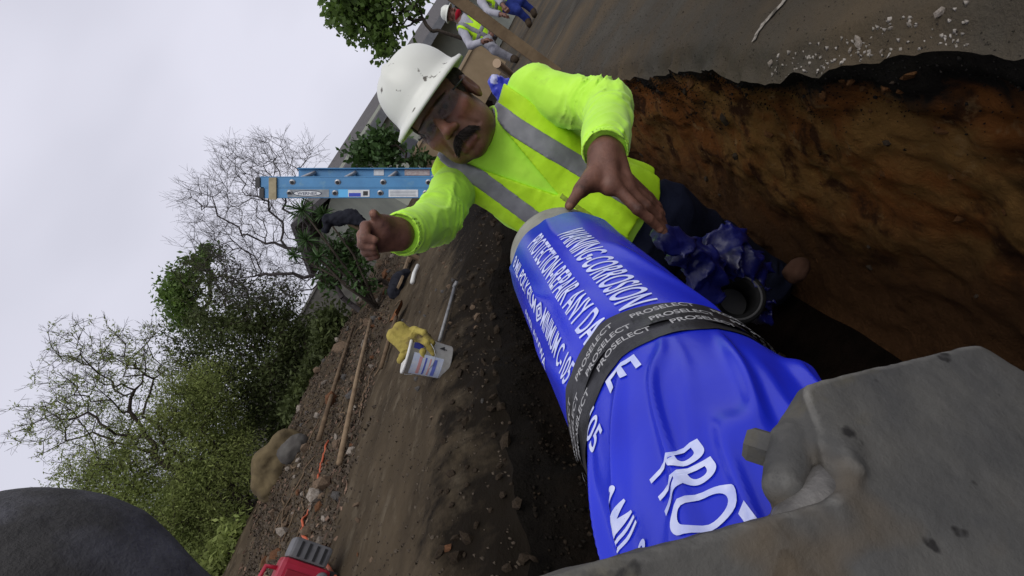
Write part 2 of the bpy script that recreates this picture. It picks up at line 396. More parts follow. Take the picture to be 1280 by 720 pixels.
# stones: shared low poly rocks, children of the ground
def rock_mesh(name, seed, m, sub=2, rough=.35):
    bm = bmesh.new(); bmesh.ops.create_icosphere(bm, subdivisions=sub, radius=1)
    co = np.array([v.co for v in bm.verts]); n_ = fbm(co*1.1 + seed*7.7, 3)*rough*2.2 + .12*fbm(co*3 + seed, 2)
    rs = np.random.default_rng(seed); sc = rs.uniform(.6, 1.1, 3); sc[2] *= .75
    # a few flat fracture faces
    for k in range(5):
        dd = unit(rs.normal(size=3)); lim = rs.uniform(.55, .85); pr_ = (co*(1+n_[:,None])) @ dd
    for v, q in zip(bm.verts, n_): v.co = Vector((v.co.x*(1+q)*sc[0], v.co.y*(1+q)*sc[1], v.co.z*(1+q)*sc[2]))
    me = bpy.data.meshes.new(name); bm.to_mesh(me); bm.free(); me.materials.append(m); return me
st_m = [mat('stone_pale', (.30,.27,.23), .9, (.16,.13,.10), 6, 4, .4, 30), mat('stone_tan', (.17,.12,.08), .9, (.09,.065,.045), 6, 4, .4, 30),
        mat('stone_grey', (.10,.095,.09), .9, (.055,.05,.045), 6, 4, .4, 30), mat('stone_rust', (.15,.07,.035), .9, (.08,.04,.022), 6, 4, .4, 30)]
RM = [rock_mesh('stone', s, st_m[k], 1) for k in range(4) for s in (k*3+1, k*3+2)]
def place(me, x, y, z, s, parent, name='stone', sz=None):
    o = bpy.data.objects.new(name, me); COL.objects.link(o); o.parent = parent
    o.location = (x, y, z); o.rotation_euler = tuple(rng.uniform(0, 6.28, 3) * [.25, .25, 1]); q = rng.uniform(.75, 1.3, 3)*s; o.scale = tuple(q); return o
n_ = 0
while n_ < 150:
    y = 1.4 + 8.5*rng.random()**1.5; xx = -2.25 - 1.9*rng.random()**1.3 - .09*max(0, y-2)
    s = rng.choice([.025,.035,.05,.075], p=[.35,.35,.22,.08])*(.8+.06*y)
    place(RM[rng.choice(8, p=[.17,.17,.19,.19,.08,.08,.06,.06])], xx, y, gz(xx, y)+s*.35, s, ground); n_ += 1
for k in range(58):                      # clods on the packed strip and down at the lip
    y = .7 + 4.5*rng.random(); xx = -.86 - 1.5*rng.random()**1.6; s = rng.uniform(.006, .02)
    place(RM[rng.choice([2,3,2,3,4,5,6])], xx, y, gz(xx, y)+s*.3, s, ground)
for k in range(9):                      # white broken bits on the pavement's edge
    y = .70 + .45*rng.random(); xx = float(xr_edge(np.array(y))) + .015 + .035*rng.random(); s = rng.uniform(.004, .009)
    place(RM[0 if k % 3 else 1], xx, y, gz(xx, y)+s*.4, s, pave)
st_d = mat('stone_dark', (.020,.015,.011), .9, (.045,.033,.022), 6, 4, .4, 30); RD = [rock_mesh('clod', q, st_d, 1) for q in (31, 32, 33)]
for k in range(150):                     # clods along the lip
    y = .45 + 3.2*rng.random(); xx = float(xl_edge(np.array(y))) + .02 - .22*rng.random()**1.5; s = rng.uniform(.006, .022)
    place(RD[k % 3], xx, y, gz(min(xx, float(xl_edge(np.array(y)))-.002), y)+s*.2, s, ground, 'clod')
# fine gravel, too small to count: joined
def gravel(name, pts, sizes, m, parent):
    tet = np.array([(1,0,-.5),(-.6,.8,-.5),(-.6,-.8,-.5),(.1,.05,.8),(.5,.7,.2)]); fc = np.array([(0,1,3),(1,2,3),(2,0,3),(0,2,1),(0,4,3)])
    n = len(pts); a = rng.uniform(0, 6.28, n); c, s = np.cos(a), np.sin(a)
    base = tet[None]*(1+.5*rng.uniform(-1, 1, (n, 5, 3)))*np.asarray(sizes)[:, None, None]
    Vx = np.stack([base[...,0]*c[:,None]-base[...,1]*s[:,None], base[...,0]*s[:,None]+base[...,1]*c[:,None], base[...,2]], -1) + np.asarray(pts)[:, None]
    Fx = (fc[None] + 5*np.arange(n)[:,None,None]).reshape(-1, 3)
    o = obj(name, Vx.reshape(-1, 3), Fx, m, parent, smooth=False); o['kind'] = 'stuff'; return o
n = 26000; yy = .6 + 9*rng.random(n)**1.5; dd = rng.random(n)
xx = np.where(rng.random(n) < .88, -2.2 - 2.3*rng.random(n) - .09*np.maximum(0, yy-2), xl_edge(yy) - .02 - 1.6*rng.random(n)**1.5)
zz = left_z(xx, yy); gravel('gravel', np.stack([xx, yy, zz+.002], -1), np.where(xx < -2.1, rng.uniform(.006, .024, n), rng.uniform(.002, .008, n)), mat('gravel_mix', (.105,.085,.064), .95, (.045,.035,.026), 12, 4), ground)
n = 9000; yy = .5 + 3.6*rng.random(n); k = np.minimum(nwr//2, (rng.exponential(5, n)).astype(int)); iy = np.searchsorted(ys, yy); u = a3 - 1 - k
Vg = V.reshape(NV, NU, 3)[iy, u]; gravel('crumbs', Vg + [-.002, 0, 0], rng.uniform(.0010, .0034, n)*np.minimum(1.1, .30+.30*yy)*(1+(rng.random(n) < .03)*1.5), mat('asphalt_crumb', (.009,.008,.007), .9, (.024,.021,.018), 40, 2, lo=.55, hi=.75), trench_r)
st_o = mat('stone_clay', (.11,.05,.018), .92, (.05,.024,.010), 9, 5, .5, 40); RO = [rock_mesh('stone', q, st_o, 1) for q in (41, 42, 43)]
for k in range(90):                      # clods and stones stuck in the cut face
    iy_ = int(np.searchsorted(ys, .55 + 2.6*rng.random()**1.2)); u_ = a3 - 4 - int(rng.random()**1.4*(nwr-10)); q_ = V.reshape(NV, NU, 3)[iy_, u_]; s = rng.uniform(.005, .017)*(.6+.35*q_[1])
    place(RO[k % 3] if k % 4 else RD[k % 3], q_[0]+s*.25, q_[1], q_[2], s, trench_r)
n = 2600; yy = .5 + 3*rng.random(n); k = rng.integers(2, nwl-4, n); iy = np.searchsorted(ys, yy); u = a0 + k
Vg = V.reshape(NV, NU, 3)[iy, u]; gravel('crumbs', Vg + [.003, 0, 0], rng.uniform(.002, .009, n), mat('soil_crumb', (.010,.008,.006), .9, (.035,.024,.015), 30, 2, lo=.5, hi=.75), trench_l)
for k in range(22):                      # clods on the trench floor
    y = .9 + 2.6*rng.random(); x = -.45 + .42*rng.random(); s = rng.uniform(.015, .04)
    place(RD[k % 3], x, y, FLOOR+.01, s, trench_f, 'clod')
n = 150; yy = .66 + .42*rng.random(n)**1.2; xx = xr_edge(yy) + .006 + .045*rng.random(n)**1.6; gravel('shards', np.stack([xx, yy, right_z(xx, yy)+.001], -1), rng.uniform(.0012, .0048, n), mat('white_shard', (.36,.33,.29), .9, (.20,.18,.15), 60, 3), pave)
n = 6000; yy = .35 + 3.4*rng.random(n)**1.3; xx = xr_edge(yy) + .004 + .7*rng.random(n)**1.5; gravel('grit', np.stack([xx, yy, right_z(xx, yy)+.0004], -1), rng.uniform(.0006, .0022, n)*(.6+.3*yy), mat('grit_mix', (.035,.031,.025), .95, (.11,.095,.075), 40, 3, lo=.5, hi=.7), pave)
# pale joints across the pavement
def sheet_strip(name, pts, wd, m, parent, fz, dz=.004):
    Vs, Fs = [], []
    for i, (x, y) in enumerate(pts):
        dx, dy = (np.array(pts[min(i+1, len(pts)-1)]) - np.array(pts[max(i-1, 0)])); l = math.hypot(dx, dy); nx_, ny_ = -dy/l, dx/l
        w_ = wd*(1 + .45*random.uniform(-1, 1))
        for sg in (-1, 1): Vs.append((x+nx_*w_*sg, y+ny_*w_*sg, fz(x+nx_*w_*sg, y+ny_*w_*sg)+dz))
    for i in range(len(pts)-1): Fs.append((2*i, 2*i+1, 2*i+3, 2*i+2))
    return obj(name, Vs, Fs, m, parent)
whitem = mat('worn_white_line', (.26,.235,.20), .95, (.07,.062,.05), 55, 5, lo=.42, hi=.58)
sheet_strip('painted_line', [(.395+.01*k, 1.165+.012*math.sin(k*.5)+.004*random.uniform(-1,1)) for k in range(60)], .0055, whitem, pave, gz)
sheet_strip('painted_line', [(.55+.04*k, 4.76+.01*math.sin(k*.7)) for k in range(60)], .012, mat('worn_tan_line', (.19,.16,.11), .95, (.09,.075,.055), 20, 4), pave, gz)
# ------------------------------------------------------------------ wrapped pipe
PK = 1.2                                               # scale of the pipe in depth: a 0.2 m bundle
_A, _B = P(669, 280, 1.03*PK), P(942.2, 649.2, .32*PK)
AX = unit(_B - _A); AF = _A + AX*.2077*PK; ALEN = .655*PK   # far end, axis runs towards the camera
AN = AF + AX*ALEN
_c = CAM - AF; E1 = unit(_c - AX*np.dot(_c, AX))       # from the axis towards the camera side
E2 = np.cross(AX, E1)
if np.dot(E2, RW @ [.57, -.82, 0]) < 0: E2 = -E2       # +angle runs to the right / sky side
PR = .086*PK
def S(s): return (s - .155)*PK                          # measured stations -> distance from the far end
TAPE_S = S(.592)
def tape_c(th): return TAPE_S + .035*np.maximum(0, -np.sin(th))**1.3 + .010*np.maximum(0, np.sin(th))
def wrap_r(s, th):
    s = np.asarray(s, float); th = np.asarray(th, float)
    p = np.stack([s*6, np.cos(th)*1.6, np.sin(th)*1.6], -1)
    q = (s - tape_c(th))
    loose = sstep(q, .01, .12)
    r = PR + .0025*fbm(p*[1,1,1], 2)
    r = r + loose*(.004 + .010*sstep(q, .05, .2)*np.maximum(0, fbm(p*[.9,1.2,1.2]+5, 2)) )
    # creases fanning out of the tape, running on the slant
    cr_ = np.sin(th*6 + s*24 + 2.6*fbm(p*[.8,1,1]+11, 2)); fold = np.exp(-(cr_/.40)**2)
    r = r + .0125*fold*loose*np.exp(-q/.34) + .0025*np.exp(-(np.sin(th*4 + s*15 + 2.2*fbm(p+21, 2))/.30)**2)*loose
    up = sstep(-q, .01, .05)
    r = r + .0030*np.exp(-(np.sin(th*3 - s*7 + 1.7*fbm(p*.7+3, 2))/.35)**2)*up
    side = sstep(np.cos(th), -.05, .35)*.85+.15
    r = PR + (r-PR)*side
    r = r - .0050*np.exp(-(q/.028)**2)                  # cinched under the tape
    r = r - .004*(1-sstep(s, 0, .03)) + .0012*np.sin(th*11)*(1-sstep(s, 0, .05))
    return r
def wrap_p(s, th, off=0.0):
    r = (wrap_r(s, th) + off)[..., None]
    return AF + s[..., None]*AX + r*(np.cos(th)[..., None]*E1 + np.sin(th)[..., None]*E2)
pipe = thing('wrapped_pipe', AF*.5+AN*.5, 'water pipe in bright blue plastic wrap with white lettering, held by kneeling worker', 'pipe')
S0 = S(.232)
ss = np.linspace(S0, ALEN+.03, 400); th = np.linspace(-math.pi, math.pi, 361)[:-1]
SS, TH = np.meshgrid(ss + 0, th, indexing='ij')
SSe = SS + (.006*np.sin(3*TH+1) + .004*np.sin(8*TH))*(1-sstep(SS, S0, S0+.04))
Vw = wrap_p(SSe, TH); nS, nT = SS.shape
ii = np.arange(nS*nT).reshape(nS, nT); jj = np.roll(ii, -1, 1)
Fq = np.stack([ii[:-1], jj[:-1], jj[1:], ii[1:]], -1).reshape(-1, 4)
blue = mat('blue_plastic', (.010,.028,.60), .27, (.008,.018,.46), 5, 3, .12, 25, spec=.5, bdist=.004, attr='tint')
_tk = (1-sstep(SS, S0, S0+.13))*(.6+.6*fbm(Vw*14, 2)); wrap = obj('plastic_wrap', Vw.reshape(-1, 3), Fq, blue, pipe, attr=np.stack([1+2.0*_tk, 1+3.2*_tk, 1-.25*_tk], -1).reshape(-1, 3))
prof = [(.070, -.002), (.078, 0), (.090, .002), (.0935, .006), (.0945, .02), (.0950, .06), (.0955, .2), (.0955, ALEN+.03), (.05, ALEN+.03)]
Vp, Fp = lathe(prof, AF, AX, 64); obj('pipe_barrel', Vp, Fp, mat('cement_grey', (.30,.30,.255), .8, (.20,.20,.165), 18, 6, .3, 60), pipe)
Vp, Fp = lathe([(.070, .3), (.070, .0), (.070, -.0021), (.086, -.0005)], AF, AX, 64); obj('lining', Vp, Fp, mat('lining_pale', (.42,.42,.37), .85), pipe)

def font_mesh(txt, edge=.12):
    cu = bpy.data.curves.new('t', 'FONT'); cu.body = txt; cu.size = 1; cu.resolution_u = 8; cu.offset = .012
    o = bpy.data.objects.new('t', cu); COL.objects.link(o); bpy.context.view_layer.update()
    me = bpy.data.meshes.new_from_object(o.evaluated_get(bpy.context.evaluated_depsgraph_get()))
    bpy.data.objects.remove(o)
    bm = bmesh.new(); bm.from_mesh(me); bpy.data.meshes.remove(me)
    bmesh.ops.triangulate(bm, faces=bm.faces[:])
    for _ in range(4):
        le = [e for e in bm.edges if e.calc_length() > edge]
        if not le: break
        bmesh.ops.subdivide_edges(bm, edges=le, cuts=1); bmesh.ops.triangulate(bm, faces=bm.faces[:])
    bm.verts.index_update()
    Vt = np.array([v.co[:] for v in bm.verts]); Ft = [tuple(v.index for v in f.verts) for f in bm.faces]; bm.free()
    Vt[:, 0] -= Vt[:, 0].min(); return Vt, Ft
ink = mat('white_ink', (.62,.66,.86), .5, (.45,.50,.80), 60, 3)
def axial_text(txt, s0, s1, th0, th1, m=ink, off=.0012):
    Vt, Ft = font_mesh(txt); W = Vt[:, 0].max(); Hh = .70
    s = S(s0) + Vt[:, 0]/W*(S(s1)-S(s0)); t = th0 + Vt[:, 1]/Hh*(th1-th0)
    return obj('lettering', wrap_p(s, t, off), Ft, m, wrap)
R = math.radians
axial_text('WARNING-CORROSION', .322, .562, R(9), R(31))
axial_text('PROTECTION-REPAIR ANY DAMA', .278, .598, R(-18), R(0))
axial_text('E', .624, .642, R(-18), R(1))
axial_text('PROTECTION', .727, .88, R(-20), R(1))
axial_text('8 MIL POLY FILM', .245, .415, R(-44), R(-33))
axial_text('MINIMUM C-105', .45, .572, R(-43), R(-29))
axial_text('105', .628, .660, R(-44), R(-31))
axial_text('8 MIL S', .708, .752, R(-49), R(-33))
axial_text('ANSI AWWA', .36, .50, R(-60), R(-54))
# little diamond mark between the words of the third line
def ring_quad(pts, w_): 
    out_v, out_f = [], []
    for i in range(len(pts)):
        a, b = np.array(pts[i]), np.array(pts[(i+1) % len(pts)]); d = b-a; nrm = np.array([-d[1], d[0]])/np.linalg.norm(d)*w_
        k = len(out_v); out_v += [a-nrm, b-nrm, b+nrm, a+nrm]; out_f.append((k, k+1, k+2, k+3))
    return np.array(out_v), out_f
Vd, Fd = ring_quad([(0,-1),(1,0),(0,1),(-1,0)], .12); sc_ = S(.433)
obj('emblem', wrap_p(sc_ + Vd[:,0]*.016, R(-38) + Vd[:,1]*R(7), .0012), Fd, ink, wrap)
Vd, Fd = ring_quad([(0,-.5),(.5,0),(0,.5),(-.5,0)], .1)
obj('emblem', wrap_p(sc_ + Vd[:,0]*.016, R(-38) + Vd[:,1]*R(7), .0012), Fd, ink, wrap)
# black tape round the wrap
def tape_band(w0, w1, off, name, skew=0.0):
    t = np.linspace(-math.pi, math.pi, 161); v = np.linspace(0, 1, 9); TT, VV = np.meshgrid(t, v, indexing='ij')
    s = tape_c(TT) + skew*np.sin(TT) + w0 + (w1-w0)*VV
    rr = PR - .0022 + off + .0012*np.sin(TT*9+VV*4) + .0015*np.maximum(0, fbm(np.stack([np.cos(TT)*3, np.sin(TT)*3, VV*2], -1), 2))
    rr = np.maximum(rr, wrap_r(s, TT) + off)
    Vq = AF + s[..., None]*AX + rr[..., None]*(np.cos(TT)[..., None]*E1 + np.sin(TT)[..., None]*E2)
    k = np.arange(TT.size).reshape(TT.shape); Fq = np.stack([k[:-1,:-1], k[1:,:-1], k[1:,1:], k[:-1,1:]], -1).reshape(-1, 4)
    return obj(name, Vq.reshape(-1, 3), Fq, mat('black_tape', (.012,.012,.014), .38, (.020,.020,.024), 9, 3, .2, 30, spec=.5), pipe)
tape = tape_band(-.026, .029, .0012, 'tape'); tape_band(-.034, .004, .0022, 'tape', .006)
tink = mat('grey_ink', (.34,.34,.34), .6)
Vt, Ft = font_mesh('PROSELECT', .3); W = Vt[:, 0].max()
for row, s_off in enumerate((-.0165, -.001, .0145)):
    for rep in range(6):
        t0 = R(-118 + 43*rep + 7*row) ; tt = t0 + Vt[:, 0]/W*R(33); s = tape_c(tt) + s_off - (Vt[:, 1]-.35)*.0105
        rr = np.maximum(PR + .0010 + .0012*np.sin(tt*9+2), wrap_r(s, tt) + .0012) + .0026
        Vq = AF + s[:, None]*AX + rr[:, None]*(np.cos(tt)[:, None]*E1 + np.sin(tt)[:, None]*E2)
        obj('lettering', Vq, Ft, tink, tape)

# ------------------------------------------------------------------ grey iron fitting right in front of the camera, standing on the trench floor
def C(px, py, Z): return np.array([(px-640)/F*Z, (py-360)/F*Z, Z])          # camera coordinates
def edge_highlight_wear(m, col, a=.515, b=.56, pits=None):  # paints a pale ridge highlight along the worn edges, then pits and rust stains
    t = m.node_tree; n = t.nodes; L = t.links; bs = n['Principled BSDF']; src = bs.inputs['Base Color'].links[0].from_socket
    g = n.new('ShaderNodeNewGeometry'); mr = n.new('ShaderNodeMapRange'); mr.inputs[1].default_value = a; mr.inputs[2].default_value = b; L.new(g.outputs['Pointiness'], mr.inputs[0])
    q = n.new('ShaderNodeMix'); q.data_type = 'RGBA'; L.new(mr.outputs[0], q.inputs[0]); L.new(src, q.inputs[6]); q.inputs[7].default_value = (*col, 1); cur = q.outputs[2]
    tco = n.new('ShaderNodeTexCoord')
    for sc, a1, b1, c in ((55, .66, .70, (.015,.014,.013)), (16, .64, .76, (.090,.070,.046)), (7, .55, .75, (.125,.122,.112))):
        nz_ = n.new('ShaderNodeTexNoise'); nz_.inputs['Scale'].default_value = sc; nz_.inputs['Detail'].default_value = 3; L.new(tco.outputs['Object'], nz_.inputs['Vector'])
        m2 = n.new('ShaderNodeMapRange'); m2.inputs[1].default_value = a1; m2.inputs[2].default_value = b1; L.new(nz_.outputs['Fac'], m2.inputs[0])
        q = n.new('ShaderNodeMix'); q.data_type = 'RGBA'; L.new(m2.outputs[0], q.inputs[0]); L.new(cur, q.inputs[6]); q.inputs[7].default_value = (*c, 1); cur = q.outputs[2]
    L.new(cur, bs.inputs['Base Color'])
KF = .62                                     # the fitting stands this much nearer than first drawn
iron = mat('weathered_iron', (.082,.079,.070), .75, (.050,.050,.048), 22, 7, .5, 130, col3=(.095,.080,.038), scale3=14, lo3=.56, hi3=.75, spec=.3, bdist=.003)
edge_highlight_wear(iron, (.16,.155,.14))
front = [(1000,478,.335), (1225,427,.375), (1340,500,.36), (1420,780,.25), (1085,780,.25), (1062,615,.285), (1045,540,.310)]
pts = [C(*q)*KF for q in front]
back = [C(*q)*KF for q in ((992,505,.38), (1240,440,.46), (1400,540,.46), (1500,900,.42), (1100,900,.36), (1040,650,.33))]
bm = bmesh.new(); [bm.verts.new(q) for q in pts+back]; bmesh.ops.convex_hull(bm, input=bm.verts[:])
cen = np.mean(pts+back, 0); planes = []
for f in bm.faces:
    nn = np.array(f.normal); oo = np.array(f.calc_center_median())
    if np.dot(nn, oo-cen) < 0: nn = -nn
    planes.append((nn, oo))
bm.free()
lo = np.min(pts+back, 0)-.03; hi = np.max(pts+back, 0)+.03
fb = Field(np.minimum(lo, C(540,420,.13)-[.02]*3), np.maximum(hi, C(1085,1000,.19)), .0017)
def hull(p):
    d = None
    for nn, oo in planes:
        v = (p-oo) @ nn
        d = v if d is None else np.maximum(d, v) + .0012*np.maximum(0, 1-np.abs(d-v)/.003)**2
    return d
fb.op(lo, hi, hull, .002)
def pcap(fl_, a, b, ra, rb, k, mode='u'):    # radii in photograph pixels
    fl_.cap(C(*a)*KF, C(*b)*KF, ra/F*a[2]*KF, rb/F*b[2]*KF, k, mode)
pcap(fb, (1022,512,.350), (990,560,.330), 28, 28, .003); pcap(fb, (990,560,.330), (980,610,.308), 28, 25, .003)     # the lip over the bolt slot
pcap(fb, (1030,530,.335), (1058,585,.30), 26, 20, .004)
pcap(fb, (968,664,.270), (1046,572,.285), 10, 9, .0015, 's')
pcap(fb, (1000,675,.265), (1050,600,.275), 44, 36, .002, 's')
plate = [(1066,612,.285), (970,657,.277), (820,690,.272), (640,724,.264), (560,760,.255), (560,1000,.235), (1085,1000,.225)]
pq = [C(*q)*KF for q in plate] + [C(q[0], q[1], q[2]+.045)*KF for q in plate]
bm = bmesh.new(); [bm.verts.new(q) for q in pq]; bmesh.ops.convex_hull(bm, input=bm.verts[:]); cen = np.mean(pq, 0); planes = []
for f in bm.faces:
    nn = np.array(f.normal); oo = np.array(f.calc_center_median()); planes.append((nn if np.dot(nn, oo-cen) > 0 else -nn, oo))
bm.free(); fb.op(np.min(pq, 0), np.max(pq, 0), hull, .006)
pcap(fb, (966,662,.262), (1046,570,.280), 9, 8, .0012, 's'); pcap(fb, (1002,646,.268), (1048,598,.275), 30, 33, .002, 's')
fb.near(lambda p: .0008*fbm(p*60, 3) + .0004*fbm(p*220, 2), .006)
fit_base = CAM + RW @ (C(1180,620,.36)*KF); fit_base[2] = FLOOR
fit = thing('pipe_fitting', fit_base, 'chunky grey cast iron pipe fitting with bolt lug at the end of the blue pipe', 'pipe fitting')
Vb, Fb = fb.mesh(); obj('casting', CAM + Vb @ RW.T, Fb, iron, fit)
KR = .74
path = [(-12,850,.175,226), (230,1010,.18,180), (450,1060,.19,165), (690,1020,.205,170), (900,1000,.212,180)]
fr = Field(np.min([C(*q[:3]) for q in path], 0)*KR-.07, np.max([C(*q[:3]) for q in path], 0)*KR+.07, .003)
for a, b in zip(path[:-1], path[1:]): fr.cap(C(*a[:3])*KR, C(*b[:3])*KR, a[3]/F*a[2]*KR, b[3]/F*b[2]*KR, .02)
fr.near(lambda p: .0014*fbm(p*40, 3), .012)
Vb, Fb = fr.mesh(); obj('rim', CAM + Vb @ RW.T, Fb, mat('dark_iron', (.074,.072,.069), .8, (.046,.045,.045), 22, 8, .8, 110, col3=(.100,.100,.110), scale3=34, lo3=.48, hi3=.66, bdist=.003), fit)
fq = Field(np.minimum(C(975,690,.25), C(1045,600,.25))*KF-.04, np.maximum(C(975,690,.29), C(1045,620,.29))*KF+.04, .0014)
pcap(fq, (1000,660,.294), (1042,612,.305), 35, 33, .004)
fq.near(lambda p: .0007*fbm(p*110, 3), .006)
Vb, Fb = fq.mesh(); obj('bolt', CAM + Vb @ RW.T, Fb, mat('bare_iron', (.17,.162,.148), .45, (.07,.066,.06), 50, 6, .5, 200, metal=.3, bdist=.002), fit)
mb = MB(); c0 = CAM + RW @ (C(962,562,.335)*KF); dd_ = unit(RW @ [-.5, -.1, .35])
V6, F6 = lathe([(.0001,.009),(.006,.009),(.0075,.007),(.0075,-.012)], c0, dd_, 6); mb.add(V6, F6); mb.build('nut', iron, fit)
top = CAM + RW @ (C(1230,680,.42)*KF); mb = MB().tube([(top[0], top[1], FLOOR-.01), (top[0], top[1], FLOOR+.02), (top[0], top[1], top[2])], [.06, .045, .032], 24); mb.build('riser', iron, fit, True)
mb = MB(); V6, F6 = lathe([(.0, .025), (.10, .025), (.10, .0), (.0, .0)], (top[0], top[1], FLOOR+.01), (0,0,1), 32); mb.add(V6, F6); mb.build('base_flange', iron, fit)
# ------------------------------------------------------------------ people
skin_m = mat('skin', (.165,.075,.048), .48, (.115,.052,.034), 30, 5, .6, 160, attr='tint', spec=.35, bdist=.002)
shirt_m = mat('neon_shirt', (.50,.88,.080), .85, (.42,.78,.060), 10, 4, .25, 500, col3=(.22,.32,.06), scale3=6, lo3=.60, hi3=.80, sheen=.2, bdist=.001)
vest_m = mat('neon_vest', (.48,.80,.012), .7, (.40,.69,.010), 16, 5, .25, 60, col3=(.30,.40,.02), scale3=12, lo3=.60, hi3=.78, bdist=.003)
strip_m = mat('reflective_tape', (.20,.20,.215), .45, (.15,.15,.165), 24, 4, .2, 300, spec=.5, bdist=.001)
jean_m = mat('navy_denim', (.004,.005,.012), .9, (.008,.010,.022), 9, 5, .3, 60)
boot_m = mat('work_boot', (.05,.035,.022), .8, (.03,.022,.015), 12, 5, .3, 60)
hat_m = mat('hard_hat_white', (.66,.67,.60), .42, (.60,.61,.54), 5, 4, .04, 30, col3=(.10,.09,.07), scale3=26, lo3=.625, hi3=.67, spec=.5)
hair_m = mat('dark_hair', (.018,.014,.012), .85, (.040,.033,.030), 60, 4, .8, 180, bdist=.004)

def frame(up, fwd):
    u = unit(up); f = np.asarray(fwd, float); f = unit(f - u*np.dot(f, u)); return np.array([np.cross(f, u), f, u])   # x (figure's right), forward, up
def H(J, x, y, z): A = J['hA']; return J['head'] + J['hs']*(A[0]*x + A[1]*y + A[2]*z)

def head_field(fd, J):
    A = J['hA']; hs = J['hs']; E = lambda c, r, k=.012, mode='u': fd.ell(H(J, *c), np.array(r)*hs, A, k*hs, mode)
    Cc = lambda a, b, r1, r2, k=.008, mode='u': fd.cap(H(J, *a), H(J, *b), r1*hs, r2*hs, k*hs, mode)
    E((0,-.012,.035), (.077,.097,.085)); E((0,.020,-.045), (.063,.070,.076), .025); E((0,.060,-.102), (.028,.024,.022), .025)
    for s in (-1, 1):
        E((s*.043,.055,-.026), (.027,.027,.024), .02); E((s*.045,.030,-.075), (.024,.036,.032), .025)       # cheekbone, jowl
        E((s*.079,-.004,-.012), (.010,.020,.033), .006); E((s*.091,.002,-.010), (.008,.011,.019), .004, 's'); Cc((s*.082,-.010,.012), (s*.084,-.012,-.028), .006, .005, .004)
        E((s*.034,.100,.001), (.018,.016,.0105), .008, 's'); E((s*.032,.0745,-.001), (.0135,.0135,.0125), .003)
        Cc((s*.016,.086,-.012), (s*.048,.073,-.016), .0045, .0045, .006)                                    # lower lid
        Cc((s*.016,.0885,.0085), (s*.048,.0755,.0055), .0052, .0045, .003); Cc((s*.014,.092,.014), (s*.052,.072,.014), .007, .005, .006)                                        # brow
        E((s*.013,.098,-.040), (.0095,.011,.0085), .006)
    Cc((0,.088,.010), (0,.113,-.034), .0075, .0125, .012)
    Cc((-.022,.080,-.0745), (.022,.080,-.0745), .0075, .0075, .008); Cc((0,.088,-.0735), (0,.088,-.0735), .008, .008, .008)
    Cc((-.020,.081,-.0875), (.020,.081,-.0875), .0070, .0070, .006); Cc((0,.085,-.087), (0,.085,-.087), .008, .008, .008)
    Cc((-.026,.094,-.0805), (.026,.094,-.0805), .0028, .0028, .002, 's')
    for s in (-1, 1): Cc((s*.030,.086,-.040), (s*.044,.071,-.075), .0024, .0024, .006, 's')                 # cheek fold
    fd.cap(H(J, 0,-.030,-.06), J['neck'], .062*hs, .066, .03)

def torso(fd, J, g, hips=True):
    A = J['tA']; pel, nk = J['pelvis'], J['neck']; L = np.linalg.norm(nk-pel); up = A[2]
    at = lambda t, x=0, y=0: pel + (nk-pel)*t + A[0]*x + A[1]*y
    fd.ell(at(.66, 0, -.005), (.165+g, .112+g, .19+g), A, .03); fd.ell(at(.30, 0, .018), (.158+g, .120+g, .17+g), A, .05)
    for s in ('L', 'R'):
        fd.cap(J['sh'+s], at(.86), .062+g, .075+g, .04); fd.cap(J['sh'+s], at(.62, 0, -.02), .058+g, .09+g, .04)
    if hips: fd.ell(at(.02), (.165+g, .118+g, .13+g), A, .04)

def arm(fd, J, s, g, cuff=None, r=(.056,.043,.031)):
    fd.cap(J['sh'+s], J['el'+s], r[0]+g, r[1]+g, .02); w_ = J['wr'+s] if cuff is None else J['el'+s] + (J['wr'+s]-J['el'+s])*cuff
    fd.cap(J['el'+s], w_, r[1]+g, r[2]+g, .015, cut=cuff is not None)

def legs(fd, J, g, foot=True):
    for s in ('L', 'R'):
        fd.cap(J['hip'+s], J['kn'+s], .086+g, .060+g, .04); fd.cap(J['kn'+s], J['an'+s], .056+g, .040+g, .02)
        fd.cap(J['an'+s], J['to'+s], .036, .028, .02)

def bounds(J, pad=.16):
    q = np.array([v for k, v in J.items() if isinstance(v, np.ndarray) and v.shape == (3,)]); return q.min(0)-pad, q.max(0)+pad

